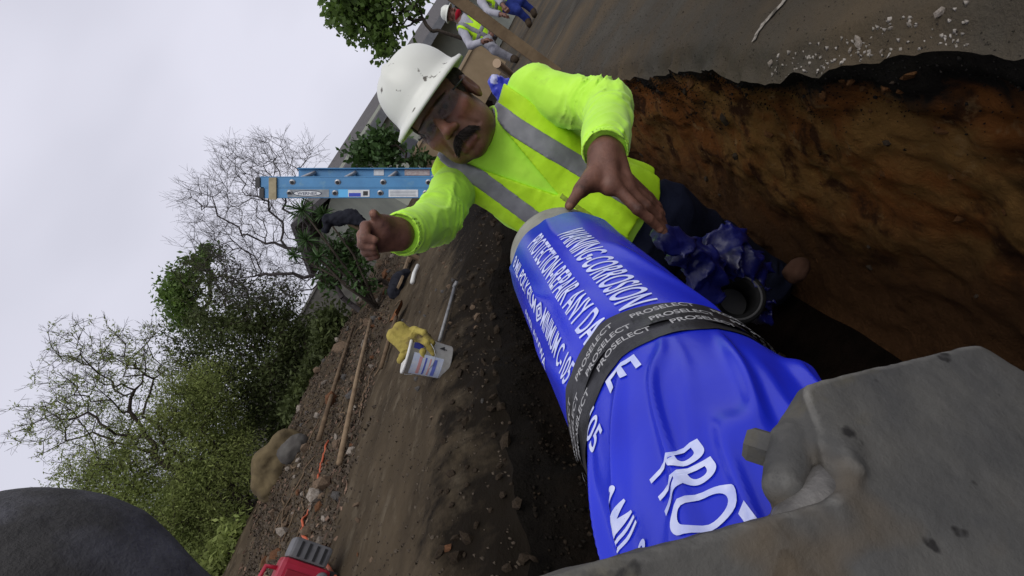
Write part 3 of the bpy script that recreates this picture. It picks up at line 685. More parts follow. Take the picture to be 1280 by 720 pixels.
def hard_hat(J, parent, name='hard_hat', tilt=0.0, brim=(.020,.042,.026), dome=(.094,.114,.098), z0=.050):
    A = J['hA'] ; hs = J['hs']; n = 72; V, Fc = [], []
    prof = [(1.0, 0, 1), (1.0, -.004, 1), (.62, .002, 1), (.08, .004, 1), (0, .006, 0)]
    rows = []
    def ringp(a, t, z, ex):       # t: dome scale, ex: brim share
        cx, cy = math.cos(a), math.sin(a)
        b = brim[0] + (brim[1]-brim[0])*max(0, cy)**2 + (brim[2]-brim[0])*max(0, -cy)**2
        x = cx*(dome[0]*t + b*ex); y = cy*(dome[1]*t + b*ex)
        return H(J, x, y - .006, z0 + z + tilt*(y) - .10*ex*b*(1.6 if cy > 0 else .9))
    seq = [('b', 1.0, -.010), ('b', 1.03, -.006), ('b', 1.0, -.001), ('b', .5, .002), ('b', .12, .006)]
    for _, ex, z in seq: rows.append([ringp(2*math.pi*k/n, 1.0, z, ex) for k in range(n)])
    for q in np.linspace(.06, 1, 16):
        an = q*math.pi/2; t = math.cos(an)**.62; rows.append([ringp(2*math.pi*k/n, t, .008 + dome[2]*math.sin(an)**.95 + (.006*math.exp(-(math.cos(2*math.pi*k/n)/.20)**2) if .1 < q < .97 else 0), 0) for k in range(n)])
    for r_i in rows: V += r_i
    m = len(rows); Fc = [(i*n+k, i*n+(k+1)%n, (i+1)*n+(k+1)%n, (i+1)*n+k) for i in range(m-1) for k in range(n)]
    inner = [[ringp(2*math.pi*k/n, t, z, ex) for k in range(n)] for t, z, ex in ((1, -.008, .9), (.96, -.002, .02), (.93, .03, 0), (.7, .09, 0), (.05, .10, 0))]
    b0 = len(V)
    for r_i in inner: V += r_i
    Fc += [(b0+(i+1)*n+k, b0+(i+1)*n+(k+1)%n, b0+i*n+(k+1)%n, b0+i*n+k) for i in range(len(inner)-1) for k in range(n)]
    Fc += [(b0+k, b0+(k+1)%n, (k+1)%n, k) for k in range(n)]
    return obj(name, V, Fc, hat_m, parent)

def folds(amp, fr, seed=0.0):
    return lambda p: amp*(fbm(p*fr + seed, 3) + .6*np.abs(fbm(p*fr*[.6,1.7,1.0] + seed + 9, 2)) - .2)

# ---- the kneeling worker
J = {}
J['hs'] = 1.11
J['head'] = P(557, 139, 1.31)
J['hA'] = frame(RW @ [-.80, -.60, -.22], RW @ [-.22, .36, -.90]); J['hA'][0] *= -1                    # x to the figure's left
J['hA'] = np.array([np.cross(J['hA'][1], J['hA'][2])*-1, J['hA'][1], J['hA'][2]])
J['neck'] = P(607, 176, 1.41); J['pelvis'] = P(800, 305, 1.50)
J['shL'] = P(668, 118, 1.37); J['shR'] = P(576, 222, 1.45)
J['elL'] = P(760, 135, 1.22); J['wrL'] = P(756, 190, 1.00)
J['elR'] = P(545, 277, 1.28); J['wrR'] = P(499, 293, 1.07)
J['tA'] = frame(J['neck']-J['pelvis'], CAM - J['pelvis'])
J['tA'][0] = unit((J['shL']-J['shR']) - J['tA'][2]*np.dot(J['shL']-J['shR'], J['tA'][2])); J['tA'][1] = np.cross(J['tA'][2], J['tA'][0])
if np.dot(J['tA'][1], CAM-J['pelvis']) < 0: J['tA'][1] *= -1
xw_ = np.array([1., 0, 0])
J['hipL'] = J['pelvis'] + xw_*.095 + [0,0,-.03]; J['hipR'] = J['pelvis'] - xw_*.095 + [0,0,-.03]
J['knL'] = np.array([J['hipL'][0]+.0, J['hipL'][1]+.03, FLOOR+.08]); J['knR'] = np.array([J['hipR'][0]-.05, J['hipR'][1]+.02, FLOOR+.08])
J['anL'] = J['knL'] + [0, .42, -.015]; J['anR'] = J['knR'] + [0, .42, -.015]
J['toL'] = J['anL'] + [.01, .15, -.045]; J['toR'] = J['anR'] + [-.01, .15, -.045]

def hand(fd, wr, chains, palm):
    # palm: list of (a, b, r1, r2); chains: finger point lists with radii
    for a, b, r1, r2 in palm: fd.cap(a, b, r1, r2, .012)
    for pts, rad in chains:
        for i in range(len(pts)-1): fd.cap(pts[i], pts[i+1], rad[i]*.92, rad[i+1]*.92, .0035 if i else .010)
lh_p = [(P(756,190,1.00), P(762,232,.965), .028, .020), (P(750,195,1.0), P(742,230,.962), .024, .016), (P(766,192,1.01), P(784,234,.985), .024, .015), (P(740,222,.968), P(728,236,.945), .017, .014)]
lh_c = [([P(740,222,.968), P(724,240,.942), P(712,257,.925)], (.0155, .0125, .0100)),
        ([P(764,228,.962), P(797,262,.955), P(812,274,.963), P(825,287,.975)], (.0125, .0112, .0098, .0082)),
        ([P(774,226,.975), P(808,258,.985), P(822,272,.997), P(830,290,1.010)], (.0125, .0112, .0098, .0082)),
        ([P(782,225,.990), P(812,252,1.010), P(824,266,1.025), P(830,281,1.04)], (.0118, .0105, .0095, .0080)),
        ([P(788,224,1.005), P(812,246,1.030), P(822,257,1.045), P(828,268,1.055)], (.0105, .0092, .0085, .0072))]
rh_p = [(P(499,293,1.07), P(478,290,1.035), .027, .025), (P(499,299,1.07), P(474,303,1.045), .024, .021), (P(497,285,1.065), P(478,280,1.025), .022, .018)]
rh_c = [([P(487,280,1.05), P(474,276,1.015), P(467,267,1.00)], (.0155, .0120, .0098)),
        ([P(478,284,1.035), P(457,283,1.005), P(456,297,.985), P(468,300,.988)], (.0130, .0118, .0105, .0090)),
        ([P(476,292,1.040), P(453,294,1.015), P(453,306,.995), P(466,309,.995)], (.0130, .0118, .0105, .0090)),
        ([P(475,300,1.047), P(455,305,1.028), P(457,315,1.005), P(468,315,1.003)], (.0122, .0110, .0100, .0086)),
        ([P(475,307,1.055), P(460,313,1.040), P(462,321,1.018), P(471,320,1.012)], (.0108, .0096, .0088, .0078))]

lo, hi = bounds(J, .15); lo = np.minimum(lo, np.min([q for c, _ in rh_c+lh_c for q in c], 0)-.03); hi = np.maximum(hi, np.max([q for c, _ in rh_c+lh_c for q in c], 0)+.03)
man = thing('person', (J['pelvis'][0], J['pelvis'][1]+.1, FLOOR), 'kneeling worker with dark moustache in neon yellow shirt and white hard hat', 'person')
fd = Field(lo, hi, .0034)
head_field(fd, J); torso(fd, J, -.012); legs(fd, J, -.012)
for s in 'LR': arm(fd, J, s, -.006)
hand(fd, J['wrL'], lh_c, lh_p); hand(fd, J['wrR'], rh_c, rh_p)
Vb, Fb = fd.mesh(); del fd
hl = ((Vb - J['head']) @ J['hA'].T)/J['hs']; ht = np.ones((len(Vb), 3))
def spot(c, r, col, soft=.3):
    d = np.linalg.norm((hl-np.array(c))/np.array(r), axis=1); k = (1-sstep(d, 1-soft, 1+soft))[:, None]; ht[:] = ht*(1-k) + np.array(col)*k
spot((0,.088,-.088), (.026,.03,.010), (1.05,.80,.82)); spot((0,.105,-.035), (.020,.02,.018), (1.12,.92,.9))
for s in (-1, 1):
    spot((s*.045,.07,-.03), (.024,.03,.02), (1.15,.95,.92)); spot((s*.034,.085,.000), (.024,.02,.016), (.72,.68,.70))
    spot((s*.032,.0885,-.001), (.0105,.0075,.0060), (.62,.85,1.0), .12); spot((s*.030,.0885,-.001), (.0050,.0075,.0055), (.10,.12,.15), .15)
    spot((s*.034,.088,.0165), (.024,.02,.0048), (.16,.16,.18), .3)                                        # eyebrow
beard = (sstep(-hl[:,2], .055, .085)*sstep(hl[:,1], -.02, .03)*(np.linalg.norm(hl, axis=1) < .2)*(.25+.15*fbm(hl*140, 2)))[:, None]
ht = ht*(1-beard) + np.array([.55,.52,.55])*beard
ht *= (1 + .16*fbm(Vb*45, 3) + .12*fbm(Vb*170, 2))[:, None]
for pts_h, rad_h in lh_c + rh_c:
    for i in range(1, len(pts_h)-1):                                   # creases at the finger joints
        dj = unit(pts_h[i+1]-pts_h[i-1]); dl = Vb - pts_h[i]; nr = np.linalg.norm(dl, axis=1) < rad_h[i]*1.5; ht[nr & (np.abs(np.abs(dl @ dj)-.002) < .0012)] *= .70
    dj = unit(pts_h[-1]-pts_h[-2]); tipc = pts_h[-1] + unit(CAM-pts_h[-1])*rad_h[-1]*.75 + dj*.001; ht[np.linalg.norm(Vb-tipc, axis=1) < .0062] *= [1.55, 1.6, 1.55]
grime = sstep(fbm(Vb*28+3, 3), .05, .4)*(np.linalg.norm(hl, axis=1) > .25); ht *= (1-.35*grime)[:, None]
obj('body', Vb, Fb, skin_m, man, attr=ht)
# nails sit on the finger tips as lighter tint only; clothes
lo2, hi2 = lo.copy(), hi.copy(); lo2[2] = J['pelvis'][2]-.1; hi2[1] = J['pelvis'][1]+.28
fs = Field(lo2, hi2, .0045); torso(fs, J, 0.0, False)
for s in 'LR': arm(fs, J, s, .004, .93 if s == 'L' else .92, (.060,.050,.041))
fs.cap(J['neck'] - J['tA'][2]*.03, J['neck'] + (H(J,0,-.03,-.06)-J['neck'])*.28, .088, .080, .03)
def wr_(p):
    d = np.zeros(len(p))
    for s in 'LR':
        for a, b, nwr_, amp in ((J['sh'+s], J['el'+s], 6.0, .0052), (J['el'+s], J['wr'+s], 7.5, .0050)):
            ab = b-a; t = ((p-a) @ ab)/np.dot(ab, ab); q = np.linalg.norm(p-a-np.clip(t,0,1)[:,None]*ab, axis=1)
            ax_ = ab/np.linalg.norm(ab); par_ = (p-a) @ ax_; per_ = p - a - par_[:,None]*ax_
            co = per_*13 + (par_*34 + 5*fbm(p*7+1, 2))[:,None]*ax_ + 30*(s == 'L')
            rg = np.maximum(0, 1 - np.abs(fbm(co, 2))*3.2)**1.5; wgt = (q < .085)*(.25 + .75*sstep(t, .45, .75) if nwr_ < 7 else 1-.55*sstep(t, .3, .55))*(1-sstep(t, .93, 1.0)*(nwr_ > 7))
            d -= amp*1.5*wgt*rg*(.6+.8*fbm(p*9+4, 2))
    return d + .0045*fbm(p*11, 3) - .004*np.maximum(0, 1-np.abs(fbm(p*[9,9,14]+50, 2))*3)**2
fs.near(wr_, .02)
upn = unit(H(J,0,-.02,-.05) - J['neck'])
fs.cap(J['neck'] + upn*.020, H(J,0,-.02,-.02), .072, .09, .008, 's')
Vb, Fb = fs.mesh(); obj('shirt', Vb, Fb, shirt_m, man)
# cuffs
for s in 'LR':
    d = unit(J['wr'+s]-J['el'+s]); c = J['el'+s] + (J['wr'+s]-J['el'+s])*.86; ff = Field(np.minimum(c, J['wr'+s])-.08, np.maximum(c, J['wr'+s])+.08, .004)
    ff.cap(c, J['el'+s] + (J['wr'+s]-J['el'+s])*1.0, .0450, .0445, .004, cut=True); ff.cap(c - d*.1, c, .07, .07, .002, 's', cut=True)
    ff.cap(J['wr'+s]-d*.012, J['wr'+s]+d*.05, .041, .041, .004, 's'); ff.near(lambda p: .002*fbm(p*30, 2), .01)
    Vb, Fb = ff.mesh(); obj('cuff', Vb, Fb, shirt_m, man)
# vest
L_t = np.linalg.norm(J['neck']-J['pelvis'])
def tl_(p): return (p - J['pelvis']) @ J['tA'].T
def vest_field(g, h=.0045):
    fv = Field(lo2, hi2, h); torso(fv, J, g, False)
    fv.ell(J['pelvis'] + J['tA'][2]*.10, (.155+g, .125+g, .10), J['tA'], .05)
    fv.near(lambda p: (.006*fbm(p*9+2, 3) + .014*sstep(-tl_(p)[:,2], -.26, -.05)*np.sin(np.arctan2(tl_(p)[:,1], tl_(p)[:,0])*13 + 3*fbm(p*5, 2)))
             + .0035*np.abs(fbm(p*[16,16,24]+31, 3)), .03)
    sl, p = fv.sub(lo2-1, hi2+1); q = (p - J['pelvis']) @ J['tA'].T.astype(np.float32); x, y, z = q[...,0], q[...,1], q[...,2]
    d = fv.d
    arm_cut = np.abs(x) - (.150 + .02*np.clip((.30-z)/.2, 0, 1)); arm_cut = np.where(z > .20, arm_cut, -.05)
    d = np.maximum(d, arm_cut); d = np.maximum(d, -(z - .075 - .02*np.sin(x*40)))
    vn = np.minimum((z - (L_t-.235)) - np.abs(x)*3.6, y + .02); d = np.maximum(d, vn)                    # V neck in front
    nb = np.minimum(z - (L_t-.045), .078 - np.sqrt(x*x + (y-.01)**2)); d = np.maximum(d, nb)
    fv.d = d.astype(np.float32); return fv, x, y, z
fv, x, y, z = vest_field(.014); Vb, Fb = fv.mesh(); vest = obj('vest', Vb, Fb, vest_m, man)
fv, x, y, z = vest_field(.0175)
base_d = fv.d.copy()
for s in (-1, 1):
    xc = s*(.088 + .0*z) ; fv.d = np.maximum(base_d, np.abs(x - (s*(.080 + .05*np.clip(L_t-.05-z, 0, .5)))) - .024).astype(np.float32); fv.d = np.maximum(fv.d, .10-z).astype(np.float32); Vb, Fb = fv.mesh(); obj('reflective_strip', Vb, Fb, strip_m, vest)
fv.d = np.maximum(base_d + .0015, np.maximum(np.abs(x - .004) - .007, np.maximum(z - (L_t-.235), -y))).astype(np.float32); Vb, Fb = fv.mesh(); obj('zip', Vb, Fb, mat('zip_olive', (.26,.36,.02), .6, (.16,.22,.015), 90, 3), vest)
del fv, base_d
fl = Field(lo, hi, .006); legs(fl, J, .006); fl.ell(J['pelvis'], (.175, .13, .12), J['tA'], .05)
fl.near(lambda p: .010*fbm(p*9+3, 3) - .010*np.maximum(0, 1-np.abs(fbm(p*[7,7,12]+8, 2))*3)**1.5, .03); Vb, Fb = fl.mesh(); obj('trousers', Vb, Fb, jean_m, man)
for s in 'LR':
    fb_ = Field(np.minimum(J['an'+s], J['to'+s])-.1, np.maximum(J['an'+s], J['to'+s])+.1, .006)
    fb_.cap(J['an'+s]+[0,-.06,0], J['an'+s]+[0,.03,0], .055, .052, .02); fb_.cap(J['an'+s]+[0,.03,-.01], J['to'+s], .048, .036, .02); Vb, Fb = fb_.mesh(); obj('boot', Vb, Fb, boot_m, man)
hard_hat(J, man, tilt=-.05)
ms_a, ms_b, ms_c = [], [], []
for k in range(650):
    u = rng.uniform(-1, 1); sg_ = 1 if u > 0 else -1; au = abs(u); v = rng.random()
    r0 = np.array([u*.029, .0975-.018*au**1.6 + .003*rng.normal()*.4, -.0535-.008*au**1.5-.010*v]); dv = np.array([sg_*(.004+.009*au)+.002*rng.normal(), .004-.004*au+.001*rng.normal(), -.011-.006*au-.003*rng.random()])
    dv *= rng.uniform(.6, 1.15); ms_a.append(H(J, *r0)); ms_b.append(H(J, *(r0+dv*.55+[0,.0025,0]))); ms_c.append(H(J, *(r0+dv)))
ms_a, ms_b, ms_c = map(np.array, (ms_a, ms_b, ms_c)); n = len(ms_a)
V1, F1 = tubes(ms_a, ms_b, np.full(n, .0010), np.full(n, .0009), 4); V2, F2 = tubes(ms_b, ms_c, np.full(n, .0009), np.full(n, .0003), 4)
obj('moustache', np.concatenate([V1, V2]), np.concatenate([F1, F2+len(V1)]), hair_m, man)
gx_ = np.linspace(-.066, .066, 45); gzz = np.linspace(0, 1, 7); Vg_, Fg_ = [], []
for off_ in (0.0, .0022):
    for xg in gx_:
        zl_ = -.019 + .021*math.exp(-(xg/.011)**2) + .010*max(0, (abs(xg)-.040)/.026)**2; zh_ = .0125 - .003*(abs(xg)/.066)**2
        for tg in gzz: Vg_.append(H(J, xg*(1+off_*2), .1085 - 7.2*xg*xg + .004*math.exp(-(xg/.012)**2) + off_, zl_ + (zh_-zl_)*tg))
n7 = len(gzz); n45 = len(gx_)
for lay_ in (0, 1):
    for i in range(n45-1):
        for j in range(n7-1): k = lay_*n45*n7 + i*n7 + j; Fg_.append((k, k+n7, k+n7+1, k+1))
gm = mat('smoked_lens', (.016,.013,.012), .12, spec=.5); gm.node_tree.nodes['Principled BSDF'].inputs['Alpha'].default_value = .20
gls = obj('safety_glasses', Vg_, Fg_, gm, man)
for s in (-1, 1): MB().tube([H(J, s*.066,.077,.006), H(J, s*.078,.045,.007), H(J, s*.083,-.005,.010), H(J, s*.082,-.03,.0)], .0022, 8).build('temple', blk_ := mat('black_plastic', (.012,.012,.013), .5), gls, True)
fh = Field(J['head']-.16, J['head']+.16, .0035)
fh.ell(H(J,0,-.014,.032), np.array((.081,.099,.088))*J['hs'], J['hA'], .005); fh.cap(H(J,.074,-.018,.0), H(J,.074,-.012,.03), .012, .016, .01); fh.cap(H(J,-.074,-.018,.0), H(J,-.074,-.012,.03), .012, .016, .01)
sl, p = fh.sub(J['head']-.2, J['head']+.2); q = ((p-J['head']) @ J['hA'].T)/J['hs']
fh.d = np.maximum(fh.d, np.maximum(q[...,1] - .035 - .5*np.maximum(0, q[...,2]-.03), -(q[...,2] + .045 - .35*np.maximum(0, q[...,1]+.04)))*.8).astype(np.float32)
fh.near(lambda p: .0025*fbm(p*120, 2), .01); Vb, Fb = fh.mesh(); obj('hair', Vb, Fb, hair_m, man)
# ------------------------------------------------------------------ vegetation
def leaves(C_, size, wid, g, down=0.0):
    n = len(C_); a = g.normal(size=(n,3)); a[:,2] -= down; a /= np.linalg.norm(a, axis=1, keepdims=True)
    b = np.cross(a, g.normal(size=(n,3))); b /= np.linalg.norm(b, axis=1, keepdims=True); c = np.cross(a, b)
    l = (size*g.uniform(.6, 1.4, n))[:,None]; w_ = l*wid
    V = np.stack([C_, C_ + a*l*.5 + b*w_*.5 + c*l*.08, C_ + a*l, C_ + a*l*.5 - b*w_*.5 + c*l*.08], 1)
    Fc = (np.array([0,1,2,3])[None] + 4*np.arange(n)[:,None]); return V.reshape(-1, 3), Fc
bark = mat('bark', (.030,.024,.019), .9, (.055,.045,.036), 20, 5, .5, 60)
bark2 = mat('bark_grey', (.075,.066,.066), .9, (.045,.039,.038), 20, 5, .5, 60)
def tree(name, label, cat, base, lobes, npts, leaf=None, leafm=None, trunk_r=.07, barkm=None, seed=1, group=None, tip=.003, twig=.0, step=.14, jit=.035, nl=20, spread=.09, wid=.45, down=0.2, fork=None, crown='crown'):
    g = np.random.default_rng(seed); base = np.asarray(base, float); pts, dens = [], []
    wts = np.array([q[3]**2*(q[5] if len(q) > 5 else 1) for q in lobes], float); wts /= wts.sum()
    for q, wt in zip(lobes, wts):
        c = P(*q[:3]); r = q[3]/F*q[2]; m = max(3, int(npts*wt)); v = g.normal(size=(m,3)); v /= np.linalg.norm(v, axis=1, keepdims=True)
        pts.append(c + v*(r*g.random(m)**.45)[:,None]*[1,1,.9]); dens.append(np.full(m, q[4]))
    pts = np.concatenate(pts); dens = np.concatenate(dens); pts[:,2] = np.maximum(pts[:,2], base[2]+.12)
    fk = np.asarray(fork, float) if fork is not None else base + (pts.mean(0)-base)*.28
    N = [base, base*.5+fk*.5+g.normal(size=3)*.02, fk]; par = [-1, 0, 1]; pl = [0, np.linalg.norm(fk-base)*.5, np.linalg.norm(fk-base)]; dn = [0, 0, 0]
    order = np.argsort(np.linalg.norm(pts-fk, axis=1))
    NA = np.zeros((len(pts)*8+10, 3)); NA[:3] = N; PL = np.zeros(len(NA)); PL[:3] = pl; cnt = 3
    for i in order:
        p = pts[i]; D = np.linalg.norm(NA[1:cnt]-p, axis=1); j = 1 + int(np.argmin(D + .22*PL[1:cnt])); L = D[j-1]
        k = max(1, int(L/step)); prev = j; a = NA[j].copy(); bow = g.normal(size=3)*L*.10
        for q in range(1, k+1):
            t = q/k; x = a + (p-a)*t + bow*math.sin(math.pi*t) + (g.normal(size=3)*jit if q < k else 0)
            if cnt >= len(NA): break
            NA[cnt] = x; PL[cnt] = PL[prev] + np.linalg.norm(x-NA[prev]); par.append(prev); dn.append(dens[i]); prev = cnt; cnt += 1
    NA = NA[:cnt]; par = np.array(par); dn = np.array(dn); rad = np.zeros(cnt)
    for i in range(cnt-1, 0, -1):
        if rad[i] == 0: rad[i] = tip
        rad[par[i]] = (rad[par[i]]**2.4 + rad[i]**2.4)**(1/2.4)
    sc = trunk_r/rad[0]; rad = np.maximum(tip, rad*(1 + (sc-1)*np.minimum(1, rad/rad[0]*1.6)))
    i = np.arange(1, cnt); Vt, Ft = tubes(NA[par[i]], NA[i], np.minimum(rad[par[i]], rad[i]*1.5), rad[i], 5)
    if twig:                      # fine twigs off the outer nodes
        o_ = i[rad[i] < tip*2.6]; o_ = np.repeat(o_, 3); dd = unit_rows(NA[o_]-NA[par[o_]]) + g.normal(size=(len(o_),3))*.8 + [0,0,.25]
        e = NA[o_] + unit_rows(dd)*twig*g.uniform(.5, 1.3, len(o_))[:,None]; V2, F2 = tubes(NA[o_], e, np.full(len(o_), tip*.8), np.full(len(o_), tip*.45), 3)
        o2 = np.repeat(np.arange(len(e)), 2); m2 = NA[o_][o2]*.45 + e[o2]*.55; e2 = m2 + unit_rows(dd[o2] + g.normal(size=(len(o2),3)))*twig*.6*g.uniform(.5, 1.2, len(o2))[:,None]
        V3, F3 = tubes(m2, e2, np.full(len(o2), tip*.6), np.full(len(o2), tip*.4), 3)
        Vt = np.concatenate([Vt, V2, V3]); Ft = np.concatenate([Ft, F2+len(Vt)-len(V2)-len(V3), F3+len(Vt)-len(V3)])
    t = thing(name, base, label, cat, group); obj('trunk', Vt, Ft, barkm or bark, t)
    if leaf:
        o_ = i[rad[i] < tip*4]; m = g.poisson(nl*dn[o_]); src = np.repeat(o_, m)
        c = NA[src] + g.normal(size=(len(src),3))*spread*np.minimum(1, .18+dn[src])[:,None]; Vl, Fl = leaves(c, leaf, wid, g, down)
        cl = np.repeat(.75 + .5*g.random(len(src)), 4)*(1 + .35*np.repeat(fbm(c*2.2 + seed, 2), 4)); obj(crown, Vl, Fl, leafm, t, smooth=False, attr=np.stack([cl*1.0, cl, cl*.9], -1))
    return t
def unit_rows(v): return v/np.maximum(1e-6, np.linalg.norm(v, axis=1, keepdims=True))
lf1 = mat('leaf_olive', (.275,.320,.105), .75, (.205,.255,.080), 3, 3, attr='tint', trans=.48)
lf2 = mat('leaf_dark', (.052,.070,.020), .75, (.078,.100,.030), 3, 3, attr='tint', trans=.25)
lf3 = mat('leaf_bright', (.120,.195,.042), .6, (.085,.145,.032), 3, 3, attr='tint', trans=.45)
lf4 = mat('leaf_mid', (.050,.100,.026), .6, (.035,.075,.020), 3, 3, attr='tint', trans=.25)
def PT(px, py, Z): p = P(px, py, Z); p[2] = gz(p[0], p[1]) - .03; return p
tree('feathery_tree', 'olive green feathery tree with bare twiggy top, beside the red generator', 'tree', PT(352,660,7.0),
     [(255,610,7,70,1.3), (215,560,7.2,70,1.1), (160,560,7,70,.5), (110,500,7,75,.16), (165,455,7.1,60,.14), (60,530,7,45,.10), (95,440,7,45,.08), (240,500,7.4,60,.9), (285,560,7.6,45,1.2), (210,650,6.7,60,1.3), (150,625,6.8,55,.9), (270,690,6.6,55,1.3), (225,710,6.8,40,1.2), (300,610,7.3,35,.9), (110,600,7,50,.45)],
     1150, .044, lf1, .080, bark, 11, None, .0030, .16, nl=125, spread=.10, wid=.30, fork=P(322,640,7.0))
tree('dense_tree', 'dense dark green tree whose crown stands behind the leaning poles', 'tree', PT(412,500,8.6),
     [(330,440,8.7,70,1), (290,395,8.8,52,.9), (360,495,8.4,52,1.2), (250,430,9,45,.7), (300,500,8.7,60,1), (380,430,8.7,45,1.3), (395,475,8.7,30,1.4), (350,540,8.6,35,1), (265,470,8.9,40,.7), (340,385,8.8,40,.9), (400,520,8.5,20,1.2), (240,350,9,30,.25), (270,345,9,40,.25)],
     760, .062, lf2, .10, bark, 12, None, .0035, .12, nl=62, spread=.11, wid=.4)
tree('bright_tree', 'small bright green tree top rising behind the dense dark tree', 'tree', PT(370,440,11),
     [(222,360,11,22,1), (232,390,11,24,1), (213,375,11,14,1), (250,330,11,22,.5), (262,315,11,16,.3)], 160, .10, lf3, .06, bark, 13, None, .004, nl=38, spread=.10)
tree('bare_tree', 'leafless grey tree with fine twigs spreading behind the blue ladder', 'tree', PT(462,395,7.6),
     [(300,230,7.7,45,0), (340,215,7.7,45,0), (285,280,7.7,45,0), (350,255,7.6,50,0), (320,310,7.6,45,0), (250,255,7.8,28,0), (375,200,7.7,28,0), (385,330,7.4,45,0), (300,340,7.6,45,0), (335,190,7.8,28,0), (260,300,7.8,30,0), (245,240,7.8,22,0), (310,355,7.6,35,0), (365,355,7.4,30,0), (290,200,7.8,25,0)],
     760, None, None, .042, bark2, 14, None, .0024, .24, step=.16, jit=.030, fork=P(428,372,7.5))
tree('leafy_tree', 'round leafed green tree above the second white helmet, by the house', 'tree', PT(640,70,12.5),
     [(455,18,12.5,36,1.2), (478,48,12.5,22,1.1), (430,5,12.5,26,1.2), (462,-15,12.5,40,1.2), (505,14,12.5,28,.30), (487,63,12.5,12,1), (515,-5,12.5,22,.35), (420,20,12.5,14,1)], 340, .15, lf3, .045, bark, 15, None, .006, nl=11, spread=.13, wid=.75, fork=P(548,38,12.5))
tree('shrub', 'leafy green shrub against the pale house wall, above the ladder', 'shrub', PT(520,222,8.5),
     [(460,190,8.5,14,1.2), (478,178,8.5,13,1.1), (492,180,8.4,9,.8), (448,192,8.5,8,1), (482,197,8.4,11,1.1), (510,198,8.4,8,1), (526,200,8.3,7,1)], 120, .10, lf4, .03, bark, 16, None, .004, nl=15, spread=.09, wid=.65)
tree('shrub', 'green broad bush low behind the worker\'s raised fist', 'shrub', PT(470,345,6.8),
     [(428,318,6.8,20,.8), (440,302,6.8,13,.9), (412,345,6.9,18,.6), (445,335,6.6,14,1), (455,355,6.6,11,1)], 150, .10, lf4, .03, bark, 17, None, .004, .1, nl=11, spread=.08, wid=.35)
tree('shrub', 'dark low bush in deep shade behind the rubble', 'shrub', PT(425,440,7.9),
     [(408,440,7.9,22,1.2), (415,405,8,20,1.2), (400,480,7.8,22,1.2), (395,515,7.6,16,1.2)], 130, .09, lf2, .03, bark, 18, None, .004, nl=40, spread=.09, wid=.45)
tree('shrub', 'low green weeds beside the red generator', 'shrub', PT(345,700,6.3),
     [(318,690,6.3,18,1), (310,715,6.3,20,1), (330,670,6.5,12,1), (300,730,6.2,22,1)], 90, .09, lf1, .02, bark, 19, None, .004, nl=20, spread=.08, wid=.4)
# spiky yucca heads on thin stems
yu = thing('yucca', PT(440,372,6.4), 'spiky green yucca heads on thin stems below the blue ladder', 'yucca')
for px, py, Z, r in ((378,262,6.5,.24), (383,300,6.5,.22), (405,268,6.5,.18), (398,322,6.3,.2), (368,318,6.6,.14)):
    c = P(px, py, Z); g = rng; n = 75; a = g.normal(size=(n,3)) + [0,0,.35]; a = unit_rows(a); b = unit_rows(np.cross(a, g.normal(size=(n,3)))); l = r*g.uniform(.6, 1.1, n)[:,None]; w_ = .009
    Vy = np.stack([c - b*w_*.5, c + a*l*.6 - b*w_, c + a*l - [0,0,.02], c + a*l*.6 + b*w_, c + b*w_*.5], 1).reshape(-1, 3); Fy = np.array([0,1,2,3,4])[None] + 5*np.arange(n)[:,None]
    cl = np.repeat(g.uniform(.7, 1.3, n), 5); obj('leaf_head', Vy, Fy, lf4, yu, smooth=False, attr=np.stack([cl]*3, -1))
    b0 = WL[yu.name]; m_ = b0*.5 + c*.5 + rng.normal(size=3)*.05; MB().tube([b0+[rng.normal()*.03,rng.normal()*.03,0], m_, c], [.02, .014, .011], 6).build('stem', bark, yu, True)

# ------------------------------------------------------------------ house, shed, garden wall
ea, eb = P(455, 172, 15.0), P(545, 30, 17.6); ez = (ea[2]+eb[2])/2
hd = eb-ea; hd[2] = 0; hd = unit(hd); hn = np.array([-hd[1], hd[0], 0]); hn = hn if np.dot(hn, ea-CAM) > 0 else -hn
zz_ = np.array([0,0,1.])
def HP(u, v, z): p = ea + hd*u + hn*v; return np.array([p[0], p[1], z])
U0, U1 = -1.6, 11.0
house = thing('house', HP(4, 2, 0), 'pale grey green house with long low eave behind the workers', 'house')
wallm = mat('stucco_pale', (.44,.46,.38), .9, (.37,.39,.33), 2, 5, .3, 60); fasc = mat('fascia_grey', (.15,.155,.165), .7, (.11,.115,.125), 6, 4); roofm = mat('roof_grey', (.12,.115,.115), .9, (.08,.075,.075), 12, 5, .4, 40)
MB().box(HP((U0+3.4)/2+.3, 3.5, 1.2), (hd, hn, zz_), ((3.4-U0)/2-.3, 3.0, 1.3)).build('wall', wallm, house)
MB().box(HP(7.4, 4.2, 1.2), (hd, hn, zz_), (3.8, 2.0, 1.3)).build('wall', wallm, house)                  # set back: the open carport
for u in (4.9, 7.6, 10.6): MB().box(HP(u, .55, ez/2-.1), (hd, hn, zz_), (.07, .07, ez/2)).build('post', fasc, house)
mb = MB(); v0, v1 = 0.0, 3.6
Vr = [HP(U0-.3, v0, ez), HP(U1, v0, ez), HP(U1, v1, ez+1.0), HP(U0-.3, v1, ez+1.0), HP(U0-.3, 7.2, ez), HP(U1, 7.2, ez)]
rf = obj('roof', [v for v in Vr] + [v-[0,0,.16] for v in Vr], [(0,1,2,3),(3,2,5,4),(7,6,9,8),(8,9,10,11),(0,3,9,6),(3,4,10,9),(1,7,8,2),(2,8,11,5),(4,5,11,10)], roofm, house, False)
MB().box(HP((U0+U1)/2-.15, -.02, ez-.10), (hd, hn, zz_), ((U1-U0)/2+.15, .02, .13)).build('fascia', fasc, house)
